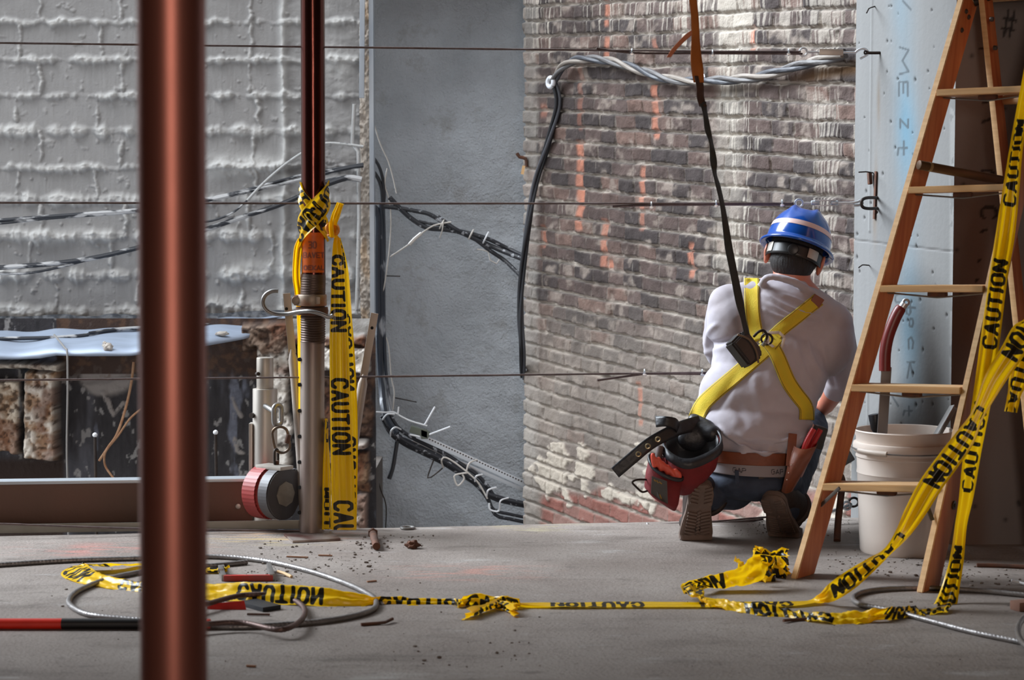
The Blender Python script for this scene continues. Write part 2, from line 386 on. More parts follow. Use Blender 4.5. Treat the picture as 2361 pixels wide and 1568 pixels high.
# ---- old brick wall running towards us on the right
BA = Vector(((1213-CX)/FPX*9.25, 9.25, 0)); BB = Vector(((1985-CX)/FPX*7.05, 7.05, 0))
def brick_wall():
    d = (BB-BA); Lw = d.length; ux = d/Lw; nrm = Vector((-ux.y, ux.x, 0)); nrm = -nrm if nrm.y > 0 else nrm
    CHh = 0.0685; st = 0.0052
    us = np.arange(0, Lw+0.3, st); zs = np.arange(-0.75, 2.3, st); U, Z = np.meshgrid(us, zs)
    X = BA.x+ux.x*U; Y = BA.y+ux.y*U
    PX, PY = proj(X, Y, Z)
    # courses sag towards the right
    c = (Z+0.068*U+0.012*(fbm(U*1.3, Z*1.1, 5)-0.5)+0.006*(vnoise(U*9, Z*3, 6)-0.5))/CHh
    row = np.floor(c).astype(int); fc = c-row
    seedr = (row*7919) % 1009
    # brick lengths per row
    def hsh(a, b): return _perm[(a*13+b*7) & 255, (a*5+b*31+11) & 255]
    BL = 0.142
    uu = U+hsh(row, row*0+3)*0.31+0.006*(vnoise(U*7, c*1.2, 8)-0.5); q = uu/BL; qi = np.floor(q).astype(int)
    jit = (hsh(row, qi)-0.5)*0.26; jitn = (hsh(row, qi+1)-0.5)*0.26
    lo = qi+jit; hi = qi+1+jitn
    over = q > hi; under = q < lo
    idx = qi+over.astype(int)-under.astype(int)
    lo = idx+(hsh(row, idx)-0.5)*0.26; hi = idx+1+(hsh(row, idx+1)-0.5)*0.26
    du = np.minimum(q-lo, hi-q)*BL; dv = np.minimum(fc, 1-fc)*CHh
    rag = 0.003*(vnoise(U*60, Z*60, 14)-0.5)+0.004*(vnoise(U*22, Z*22, 15)-0.5)
    body = sstep(-0.001, 0.004, du+rag*1.1)*sstep(0.0035, 0.0095, dv+rag*1.4)
    rb = hsh(row+50, idx); rb2 = hsh(row+90, idx+5)
    H = body*(0.011+0.010*rb*0.7+0.05*(rb2-.5)*(fc-.5)*.3)+(fbm(U*24, Z*24, 16)-0.5)*0.010+(fbm(U*6, Z*6, 116)-0.5)*0.012
    # squeezed mortar ledge under each course
    led = np.exp(-((fc*CHh-0.0035)/0.003)**2)*(fbm(U*7, c*0.6, 17) > 0.47); H += 0.007*led
    # colours
    br = C3(80, 67, 63); br2 = C3(58, 51, 50); br3 = C3(112, 90, 81); red = C3(132, 76, 66); org = C3(176, 116, 94); mor = C3(174, 165, 154)
    def lp(a, b, t): return a*(1-t[..., None])+b*t[..., None]
    col = lp(np.ones(U.shape+(1,))*br, br2, sstep(0.25, 0.75, rb)); col = lp(col, br3, sstep(0.72, 0.95, rb2)*0.8)
    col = col*(0.6+0.8*fbm(U*18, Z*18, 18))[..., None]; ef = sstep(0.55, 0.75, fbm(U*13, Z*16, 118)); col = lp(col, C3(150, 138, 128), ef*0.55)
    # soot
    # pale lower part
    low = sstep(640, 900, PY); col = lp(col, C3(138, 129, 120), low*0.62*(0.5+fbm(U*4, Z*4, 19)))
    # orange scars where something was cut away
    def scar(cx, y0, y1, w=9, a=1.0):
        return a*np.exp(-(np.abs(PX-cx-(vnoise(PY*0.05, PY*0, cx)-0.5)*6)/w)**6)*(sstep(y0-6, y0+6, PY)-sstep(y1-6, y1+6, PY))
    sc = 0
    for a in ((1343, 325, 530, 9), (1407, 0, 60, 6, .8), (1405, 85, 150, 6, .8), (1487, 385, 530, 6, .8), (1408, 600, 620, 8), (1518, 195, 320, 7, .9), (1517, 90, 115, 5, .7), (1400, 505, 615, 7, .9), (1741, 60, 115, 7, .9), (1258, 520, 570, 6), (1257, 240, 270, 7, .5), (1600, 560, 640, 6, .8), (1480, 880, 980, 5, .7), (1345, 130, 300, 5, .3)):
        sc = np.maximum(sc, scar(*a))
    sc = sc*(0.55+0.6*vnoise(U*30, Z*30, 22)); col = lp(col, org, np.clip(sc, 0, 1)*0.9)
    H -= 0.004*np.clip(sc, 0, 1)
    mm = (1-body); col = lp(col, mor*1.0*np.ones(3), np.clip(mm, 0, 1)*(0.72+0.28*fbm(U*9, Z*9, 23))*(1-0.35*sstep(0.45, 0.75, fbm(U*3.1, Z*3.1, 24))))
    # soot, and joint shadow put into the colour, dark under the courses
    soot_shade = np.exp(-((fc*CHh-0.062)/0.004)**2)*sstep(0.3, 0.6, fbm(U*6, c*0.7, 25))*(1-0.6*low); col = lp(col, C3(52, 47, 46), np.clip(soot_shade, 0, 1)*0.85)
    vj = np.exp(-(du/0.0020)**2)*(hsh(row+20, idx+9) > 0.35)*sstep(.18, .3, fc)*sstep(.9, .8, fc); col = lp(col, C3(58, 52, 50), vj*0.7)  # vertical joints darkened, their shadow painted into the brick colour
    # white streaks run down the face
    stv = vnoise(U*95, Z*1.1, 26)*0.5+vnoise(U*210, Z*1.7, 27)*0.5
    dens = 0.08+0.30*np.exp(-((PX-1700)/35)**2)+0.16*sstep(1740, 1760, PX)*(0.3+0.9*vnoise(U*9, Z*0, 28))+0.26*np.exp(-((PX-1915)/28)**2)+0.20*(1-sstep(30, 170, PY))+0.12*np.exp(-((PX-1735)/12)**2)
    dens = dens*(0.35+1.1*fbm(U*3, Z*7, 128))*(1-0.75*low)*(1-0.45*sstep(300, 640, PY)*(PX < 1600))
    sw = sstep(0.82-dens, 0.92-dens, stv*0.7+0.3*fbm(U*30, Z*12, 29))*(0.35+0.65*body); col = lp(col, C3(172, 165, 154), np.clip(sw, 0, 1)*(0.75-0.25*sstep(1740, 1760, PX)))
    pil = np.exp(-(np.abs(PX-1692-(PY-0)*(-0.01))/32)**6)*(1-sstep(600, 660, PY))*(0.30+0.45*fbm(U*9, Z*14, 30))*(0.55+0.45*(1-body))*1.25; col = lp(col, C3(170, 163, 152), np.clip(pil, 0, 1))
    # quoin at the far end, paler
    qn = 1-sstep(1238, 1252, PX); col = lp(col, C3(150, 145, 138), qn*0.55*(0.3+fbm(U*9, Z*7, 31)))
    # flaked render low down, and raw red bricks
    fl = sstep(0.60, 0.70, fbm(U*9, Z*12, 32, 5)+0.17*np.exp(-((PY-(1085+(PX-1250)*.12))/50)**2)-0.35*(PY < 1020)-0.2*(1-sstep(1225, 1260, PX)))
    col = lp(col, C3(184, 174, 160), fl*(0.25+0.75*body)*0.85); H += fl*0.008*(0.4+fbm(U*40, Z*40, 33))
    rd = sstep(1125, 1150, PY+30*(vnoise(U*6, Z*6, 34)-0.5))*(1-fl)*body*sstep(1245, 1262, PX); col = lp(col, red, rd*0.85*(0.5+0.5*rb))
    # soot stain beneath the twisted cable
    stn = np.exp(-(np.abs(PY-(232-(PX-1600)*0.2))/14)**2)*sstep(1800, 1900, PX); col = lp(col, C3(120, 88, 52), np.clip(stn, 0, 1)*0.6)
    wh = np.exp(-((PX-1790)/16)**2-((PY-1150)/30)**2); col = lp(col, C3(214, 212, 208), np.clip(wh*1.6, 0, 1)*0.8)
    col = np.clip(col, 0.01, 0.9)
    P = np.stack([X+nrm.x*H, Y+nrm.y*H, Z], -1)
    o = gridmesh('wall_brick', P, col, mat_=attrmat('old_brick', 'col', 0.88, 0.35, 110)); tag(o, kind='structure')
    return ux, nrm
BUX, BN = brick_wall()
def onbrick(px, py, off=0.02):
    """point on the brick wall's face under a pixel, off metres in front of it"""
    d = _F+np.array([1, 0, 0])*(px-CX)/FPX+_U*(CY-py)/FPX; d = Vector(d); o = Vector((0, 0, CAMZ))
    t = (BA-o).dot(BN)/d.dot(BN); return o+d*t+BN*off
M_brickdark = mat('dark_brick_upper', RGB(120, 108, 100), 0.9, col2=RGB(160, 150, 140), scale=12, bump=0.3)
_a = BA-BUX*0.0-BN*0.14; _b = BB+BUX*0.35-BN*0.14
MB().bar((_a.x, _a.y, 3.2), (_b.x, _b.y, 3.2), (0, 0, 1), 1.85, 0.24).build('wall_brick_upper', M_brickdark, smooth=False, kind='structure')
_c = BA-BN*0.45
MB().bar(Vector((BA.x, BA.y, 1.7))-BN*0.03, Vector((_c.x, _c.y, 1.7)), (0, 0, 1), 4.9, 0.05).build('wall_brick_return', M_brickdark, smooth=False, kind='structure')

# ---- ground of the gap, far below the slab
MB().box((0, 8.6, -1.65), (9, 5, 0.1)).build('ground', mat('pit_ground', RGB(88, 80, 74), 0.95, col2=RGB(60, 54, 50), scale=5, bump=0.4), smooth=False, kind='structure')

# ---- column at the right: pale face with graffiti, dark face towards the room
GLY = {  # strokes in a 0..1 box (x right, y up)
 'C': [[(1, .82), (.8, 1), (.25, 1), (0, .8), (0, .2), (.25, 0), (.8, 0), (1, .18)]],
 'A': [[(0, 0), (.5, 1), (1, 0)], [(.2, .3), (.8, .3)]],
 'U': [[(0, 1), (0, .2), (.25, 0), (.75, 0), (1, .2), (1, 1)]],
 'T': [[(0, 1), (1, 1)], [(.5, 1), (.5, 0)]], 'I': [[(.5, 1), (.5, 0)]],
 'O': [[(.25, 0), (0, .2), (0, .8), (.25, 1), (.75, 1), (1, .8), (1, .2), (.75, 0), (.25, 0)]],
 'N': [[(0, 0), (0, 1), (1, 0), (1, 1)]],
 'M': [[(0, 0), (.1, 1), (.5, .3), (.9, 1), (1, 0)]], 'E': [[(1, 1), (0, 1), (0, 0), (1, 0)], [(0, .5), (.8, .5)]],
 'Z': [[(0, 1), (1, 1), (0, 0), (1, 0)]], '+': [[(.5, 1), (.5, 0)], [(0, .5), (1, .5)]], 't': [[(.4, 1), (.4, .1), (.8, 0)], [(0, .65), (.8, .65)]],
 'b': [[(0, 1), (0, 0), (.6, 0), (.8, .3), (.5, .5), (0, .45)]], 'o': [[(.3, 0), (0, .3), (.1, .7), (.5, .8), (.9, .6), (.8, .1), (.3, 0)]],
 'c': [[(.9, .7), (.4, .85), (0, .5), (.2, .05), (.9, .1)]], 'k': [[(0, 1), (0, 0)], [(.8, .8), (0, .4), (.9, 0)]], 'u': [[(0, .8), (.05, .1), (.6, 0), (.8, .2), (.8, .8)]],
 '#': [[(.3, 1), (.3, 0)], [(.75, 1), (.7, 0)], [(0, .7), (1, .65)], [(0, .3), (1, .3)]], '/': [[(0, 0), (1, 1)]], '.': [[(.5, .05), (.5, .1)]],
 'G': [[(1, .82), (.8, 1), (.25, 1), (0, .8), (0, .2), (.25, 0), (.8, 0), (1, .2), (1, .5), (.55, .5)]], 'P': [[(0, 0), (0, 1), (.8, 1), (1, .8), (1, .6), (.8, .45), (0, .45)]],
 '3': [[(0, 1), (.8, 1), (1, .8), (.8, .55), (.3, .52)], [(.8, .52), (1, .25), (.8, 0), (0, 0)]], '0': [[(.25, 0), (0, .2), (0, .8), (.25, 1), (.75, 1), (1, .8), (1, .2), (.75, 0), (.25, 0)]],
 '-': [[(.1, .5), (.9, .5)]], 'B': [[(0, 0), (0, 1), (.8, 1), (1, .8), (.8, .53), (0, .5)], [(.8, .5), (1, .25), (.8, 0), (0, 0)]], 'V': [[(0, 1), (.5, 0), (1, 1)]], 'R': [[(0, 0), (0, 1), (.8, 1), (1, .8), (.8, .5), (0, .5)], [(.5, .5), (1, 0)]], 'S': [[(1, .9), (.7, 1), (.2, 1), (0, .8), (.2, .55), (.8, .45), (1, .2), (.8, 0), (0, .05)]], 'L': [[(0, 1), (0, 0), (1, 0)]], 'K': [[(0, 1), (0, 0)], [(1, 1), (0, .4), (1, 0)]],
}
def seg_sdf(A, B, segs, hw):
    """signed distance of points (A,B) to strokes (x0,y0,x1,y1) of half width hw"""
    D = np.full(A.shape, 9.0)
    for (x0, y0, x1, y1) in segs:
        dx, dy = x1-x0, y1-y0; l2 = dx*dx+dy*dy+1e-12
        bb = (A > min(x0, x1)-3*hw) & (A < max(x0, x1)+3*hw) & (B > min(y0, y1)-3*hw) & (B < max(y0, y1)+3*hw)
        if not bb.any(): continue
        a = A[bb]; b = B[bb]; t = np.clip(((a-x0)*dx+(b-y0)*dy)/l2, 0, 1)
        D[bb] = np.minimum(D[bb], np.hypot(a-x0-t*dx, b-y0-t*dy)-hw)
    return np.minimum(D, 3*hw)
def text_segs(txt, x0, y0, w, h, gap):
    segs = []; x = x0
    for ch in txt:
        if ch == ' ': x += w*0.7; continue
        ww = w*(0.25 if ch == 'I' else 1)
        for st in GLY[ch]:
            for p, q in zip(st[:-1], st[1:]): segs.append((x+p[0]*ww, y0+p[1]*h, x+q[0]*ww, y0+q[1]*h))
        x += ww+gap
    return segs, x
KA = Vector(((1968-CX)/FPX*6.55, 6.55, 0)); KB = Vector(((2196-CX)/FPX*5.92, 5.92, 0))
def column():
    d = KB-KA; L = d.length; ux = d/L; n = Vector((-ux.y, ux.x, 0)); n = -n if n.x > 0 else n
    st = 0.004; us = np.arange(0, L+st, st); zs = np.arange(-0.4, 2.85, st); U, Z = np.meshgrid(us, zs)
    X = KA.x+ux.x*U; Y = KA.y+ux.y*U; PX, PY = proj(X, Y, Z)
    col = np.ones(U.shape+(1,))*C3(122, 122, 121)
    def lp(a, b, t): return a*(1-t[..., None])+b*t[..., None]
    col = col*(0.9+0.2*fbm(U*3, Z*1.2, 41))[..., None]*(0.97+0.06*vnoise(U*60, Z*2, 42))[..., None]
    blu = np.exp(-((PX-2085-(PY-100)*0.02)/26)**2)*(0.25+0.9*fbm(U*4, Z*3, 43))*(np.exp(-((PY-300)/150)**2)+0.9*np.exp(-((PY-760)/170)**2)+0.5*np.exp(-((PY-20)/90)**2))
    col = lp(col, C3(84, 136, 160), np.clip(blu, 0, 1)*0.75)
    # graffiti marker, written sideways down the face; a = along px, b = down px
    segs = []
    def g(ch, cx, cy, w, h, ang=90):
        for s in GLY[ch]:
            pts = []
            for p in s:
                a, b = (p[0]-.5)*w, (p[1]-.5)*h; r = math.radians(ang); pts.append((cx+a*math.cos(r)+b*math.sin(r), cy+a*math.sin(r)-b*math.cos(r)))
            for p, q in zip(pts[:-1], pts[1:]): segs.append((p[0], p[1], q[0], q[1]))
    for ch, cx, cy, w, h in (('/', 2091, 12, 20, 18), ('M', 2085, 140, 62, 20), ('E', 2083, 205, 32, 20), ('Z', 2085, 285, 20, 18), ('t', 2081, 345, 40, 22), ('t', 2095, 712, 30, 24), ('b', 2100, 720, 20, 20), ('o', 2102, 745, 22, 12), ('c', 2101, 792, 30, 14), ('k', 2100, 855, 40, 16), ('t', 2093, 950, 26, 20), ('/', 2064, 925, 22, 14), ('u', 2070, 690, 22, 12)):
        g(ch, cx, cy, w, h)
    sd = seg_sdf(PX, PY, segs, 2.3); col = lp(col, C3(70, 76, 80), sstep(0.8, -0.8, sd)*0.8)
    # seams, nail holes, pour lines
    sea = np.exp(-((PX-2008+(PY-300)*0.012)/2.0)**2)*(vnoise(Z*7, Z*0, 45) > 0.25); H = 0.004*sea
    jy = 553+(PX-1968)*0.12; jn = np.exp(-((PY-jy)/1.3)**2); H -= 0.004*jn; col = lp(col, C3(88, 86, 84), jn*0.8)
    col = lp(col, C3(140, 141, 140), sea*0.5)
    r2 = np.random.RandomState(5); k = 0
    for _ in range(75):
        cx = r2.uniform(1975, 2190); cy = r2.uniform(0, 1150); rr = r2.uniform(1.0, 2.2); e = r2.uniform(1, 2.6)
        dd = ((PX-cx)/rr)**2+((PY-cy)/(rr*e))**2; ho = np.exp(-dd); col = lp(col, C3(46, 46, 46), np.clip(ho*1.2, 0, 1)*0.85); H -= 0.006*np.clip(ho, 0, 1)
    # rust under anchors
    for cx, cy, ln in ((2026, 235, 60), (2020, 440, 80), (2016, 500, 60)):
        col = lp(col, C3(110, 92, 72), np.exp(-((PX-cx)/4)**2)*np.exp(-((PY-cy)/ln)**2)*0.5)
    # worn white at the corner
    ce = sstep(2186, 2194, PX); col = lp(col, C3(160, 160, 158), ce*0.5*(fbm(U*30, Z*20, 47) > 0.4))
    H += (fbm(U*6, Z*2, 48)-0.5)*0.004
    P = np.stack([X+n.x*H, Y+n.y*H, Z], -1)
    tag(gridmesh('column_face_pale', P, col, mat_=attrmat('pale_formwork', 'col', 0.75, 0.12, 60)), kind='structure')
    # dark face
    st = 0.006; us = np.arange(0, 1.2, st); zs = np.arange(0.0, 2.85, st); U, Z = np.meshgrid(us, zs)
    X = KB.x+U; Y = np.full_like(X, KB.y); PX, PY = proj(X, Y, Z)
    col = np.ones(U.shape+(1,))*C3(104, 98, 96); col = col*(0.75+0.5*fbm(U*2.5, Z*2.5, 51))[..., None]
    col = lp(col, C3(96, 70, 56), sstep(0.5, 0.75, fbm(U*3, Z*1.2, 52))*0.7)
    segs = []
    for ch, cx, cy, w, h, a in (('#', 2326, 55, 30, 60, 10), ('-', 2266, 112, 14, 6, 0), ('-', 2274, 278, 26, 10, -20), ('-', 2274, 235, 20, 8, -20), ('o', 2278, 400, 34, 26, 0), ('C', 2280, 490, 24, 34, 90), ('-', 2268, 532, 20, 8, -20), ('-', 2258, 601, 10, 8, -40), ('-', 2252, 646, 8, 8, -40), ('o', 2300, 700, 30, 24, 0), ('t', 2310, 820, 40, 30, 90)):
        g(ch, cx, cy, w, h, a)
    sd = seg_sdf(PX, PY, segs, 3.0); col = lp(col, C3(24, 23, 24), sstep(1, -1, sd)*0.9)
    for _ in range(14):
        cx = r2.uniform(2205, 2360); cy = r2.uniform(100, 1200); dd = ((PX-cx)/5)**2+((PY-cy)/5)**2; col = lp(col, C3(30, 28, 28), np.exp(-dd)*0.8)
    P = np.stack([X, Y, Z], -1)
    tag(gridmesh('column_face_dark', P, col, mat_=attrmat('dark_formwork', 'col', 0.8, 0.2, 50)), kind='structure')
    # body of the column behind the faces
    b = MB(); b.prism([(KA.x+.012, KA.y+.01), (KB.x+.006, KB.y+.012), (KB.x+1.2, KB.y+.012), (KB.x+1.2, KA.y+.01)], 3.2, (0, 0, 1.22), (1, 0, 0), (0, 1, 0))
    b.build('column_core', M_dark, smooth=False, kind='structure')
    return ux, n
KUX, KN = column()
def oncol(px, py, off=0.0):
    d = Vector(_F+np.array([1, 0, 0])*(px-CX)/FPX+_U*(CY-py)/FPX); o = Vector((0, 0, CAMZ)); t = (KA-o).dot(KN)/d.dot(KN); return o+d*t+KN*off
# ================================================================ shared materials
M_steel = mat('galvanised_steel', RGB(150, 148, 146), 0.42, 0.85, col2=RGB(104, 100, 96), scale=14, bump=0.05)
M_zinc = mat('bright_zinc', RGB(196, 200, 204), 0.38, 0.8)
M_alu = mat('dull_aluminium', RGB(186, 180, 172), 0.45, 0.6, col2=RGB(134, 124, 114), scale=9, stretch=(1, 1, .3))
M_rust = mat('rusty_iron', RGB(78, 56, 46), 0.75, 0.3, col2=RGB(118, 70, 44), scale=30, bump=0.3)
M_darkiron = mat('dark_iron', RGB(46, 40, 38), 0.6, 0.6, col2=RGB(70, 58, 50), scale=40, bump=0.1)
M_cable = mat('galvanised_wire_rope', RGB(138, 134, 132), 0.4, 0.5, col2=RGB(104, 98, 96), scale=40)
M_guard = mat('thin_wire_rope', RGB(112, 98, 96), 0.5, 0.4, col2=RGB(70, 60, 60), scale=60)
M_black = mat('black_rubber', RGB(30, 32, 36), 0.45, 0, col2=RGB(46, 48, 54), scale=20)
M_paintcable = mat('paint_spattered_cable', RGB(32, 36, 44), 0.55, 0, col2=RGB(176, 178, 180), scale=26, amt=1.0, contrast=(0.5, 0.58), stretch=(0.35, 1, 1))
M_speck = mat('specked_black_cable', RGB(34, 36, 42), 0.5, 0, col2=RGB(150, 154, 160), scale=40, amt=1.0, contrast=(0.60, 0.66))
M_whitecable = mat('whitewashed_cable', RGB(170, 172, 172), 0.65, 0, col2=RGB(92, 96, 102), scale=30, amt=1.0, contrast=(0.58, 0.68), bump=0.2)
M_whitewire = mat('white_wire', RGB(188, 184, 178), 0.55)
M_ziptie = mat('white_nylon', RGB(214, 218, 222), 0.4)
M_pole = mat('red_oxide_tube', RGB(148, 94, 82), 0.42, 0.8, col2=RGB(124, 76, 66), scale=4, rvar=0.06)
M_pole2 = mat('weathered_tube', RGB(82, 38, 32), 0.2, 0.85, col2=RGB(70, 44, 36), scale=9, stretch=(1, 1, 0.25), bump=0.05)
M_pole3 = mat('worn_tube', RGB(150, 138, 130), 0.45, 0.6, col2=RGB(88, 54, 46), scale=9, amt=1.0, stretch=(1, 1, 0.1), bump=0.08, contrast=(.42, .6))
def wood_mat(name, c1, c2, sc=1.0):
    m, nt, p = nodemat(name); N = nt.nodes; L = nt.links
    tc = N.new('ShaderNodeTexCoord'); mp = N.new('ShaderNodeMapping'); mp.inputs['Scale'].default_value = (34*sc, 34*sc, 1.6*sc); L.new(tc.outputs['Object'], mp.inputs[0])
    n = N.new('ShaderNodeTexNoise'); n.inputs['Scale'].default_value = 1.0; n.inputs['Detail'].default_value = 7; n.inputs['Distortion'].default_value = 0.6; L.new(mp.outputs[0], n.inputs['Vector'])
    r = N.new('ShaderNodeValToRGB'); r.color_ramp.elements[0].position = 0.36; r.color_ramp.elements[1].position = 0.64
    r.color_ramp.elements[0].color = c1; r.color_ramp.elements[1].color = c2; L.new(n.outputs[0], r.inputs[0]); L.new(r.outputs[0], p.inputs['Base Color'])
    p.inputs['Roughness'].default_value = 0.5
    b = N.new('ShaderNodeBump'); b.inputs['Strength'].default_value = 0.1; L.new(n.outputs[0], b.inputs['Height']); L.new(b.outputs[0], p.inputs['Normal'])
    return m
M_rail = wood_mat('varnished_fir', RGB(168, 90, 50), RGB(192, 118, 72))
M_tread = mat('pale_fir', RGB(222, 184, 134), 0.55, 0, col2=RGB(188, 142, 96), scale=3, stretch=(1.5, 1.5, 30), bump=0.05)
def tape_mat():
    m, nt, p = nodemat('yellow_barrier_tape'); N = nt.nodes; L = nt.links
    a = N.new('ShaderNodeAttribute'); a.attribute_name = 'sdf'
    mr = N.new('ShaderNodeMapRange'); mr.inputs[1].default_value = -0.0006; mr.inputs[2].default_value = 0.0006; L.new(a.outputs['Fac'], mr.inputs[0])
    x = N.new('ShaderNodeMix'); x.data_type = 'RGBA'; L.new(mr.outputs[0], x.inputs[0]); x.inputs[6].default_value = RGB(34, 30, 22); x.inputs[7].default_value = RGB(252, 205, 12)
    L.new(x.outputs[2], p.inputs['Base Color']); p.inputs['Roughness'].default_value = 0.3
    tr = N.new('ShaderNodeBsdfTranslucent'); L.new(x.outputs[2], tr.inputs[0]); mx = N.new('ShaderNodeMixShader'); mx.inputs[0].default_value = 0.4
    out = nt.nodes['Material Output']; L.new(p.outputs[0], mx.inputs[1]); L.new(tr.outputs[0], mx.inputs[2]); L.new(mx.outputs[0], out.inputs[0])
    return m
M_tape = tape_mat()
TAPEW = 0.0762
def ribbon(name, st, phase=0.0, rd=1, up=1, parent=None, crumple=0.0, seed=0, text=True, cf=26, width=TAPEW, matl=None, **tg):
    """st: list of (point, half-width-vector). one strip of tape with its lettering"""
    P = [tuple(p)+tuple(h) for p, h in st]; S = np.array(spline(P, 0.004))
    c = S[:, :3]; h = S[:, 3:]; nw = 20
    L = np.concatenate([[0], np.cumsum(np.linalg.norm(np.diff(c, axis=0), axis=1))])
    v = np.linspace(-1, 1, nw); n = np.cross(np.gradient(c, axis=0), h); n /= (np.linalg.norm(n, axis=1, keepdims=True)+1e-9)
    hl = np.linalg.norm(h, axis=1, keepdims=True); slack = np.clip(1-(2*hl/width)**2, 0, 1)**0.5
    PT = c[:, None, :]+h[:, None, :]*v[None, :, None]
    bow = (slack*width*0.10)[:, None, :]*np.sin(v*math.pi*2.0+seed)[None, :, None]
    cr = crumple*(fbm(L[:, None]*cf+0*v[None], v[None]*2.3+seed+0*L[:, None], seed+3)-0.5)[..., None]
    PT = PT+n[:, None, :]*(bow+cr+0.004*(fbm(L[:, None]*9+0*v[None], v[None]*0.9+0*L[:, None], seed+5)-0.5)[..., None])
    if text:
        pitch = 0.385; A = (rd*L[:, None]+phase+0*v[None]) % pitch; B = up*v[None]*width/2+0*L[:, None]
        sg, _ = text_segs('CAUTION', 0.03, -0.027, 0.024, 0.054, 0.0135); sdf = seg_sdf(A, B, sg, 0.0056)
    else: sdf = np.full((len(L), nw), 1.0)
    o = gridmesh(name, PT, floats={'sdf': sdf}, mat_=matl or M_tape, parent=parent)
    return tag(o, **tg)
def PV(px, py, Y, hx, hy, hd=0.0):
    """tape station: centre pixel and depth, half width given in pixels on screen plus depth"""
    a = W(px, py, Y); b = W(px+hx, py+hy, Y+hd); return (a, b-a)
def gl(px, py, hx, hy, hz, z=0.004): return (G(px, py, z), Vector((hx, hy, hz)))
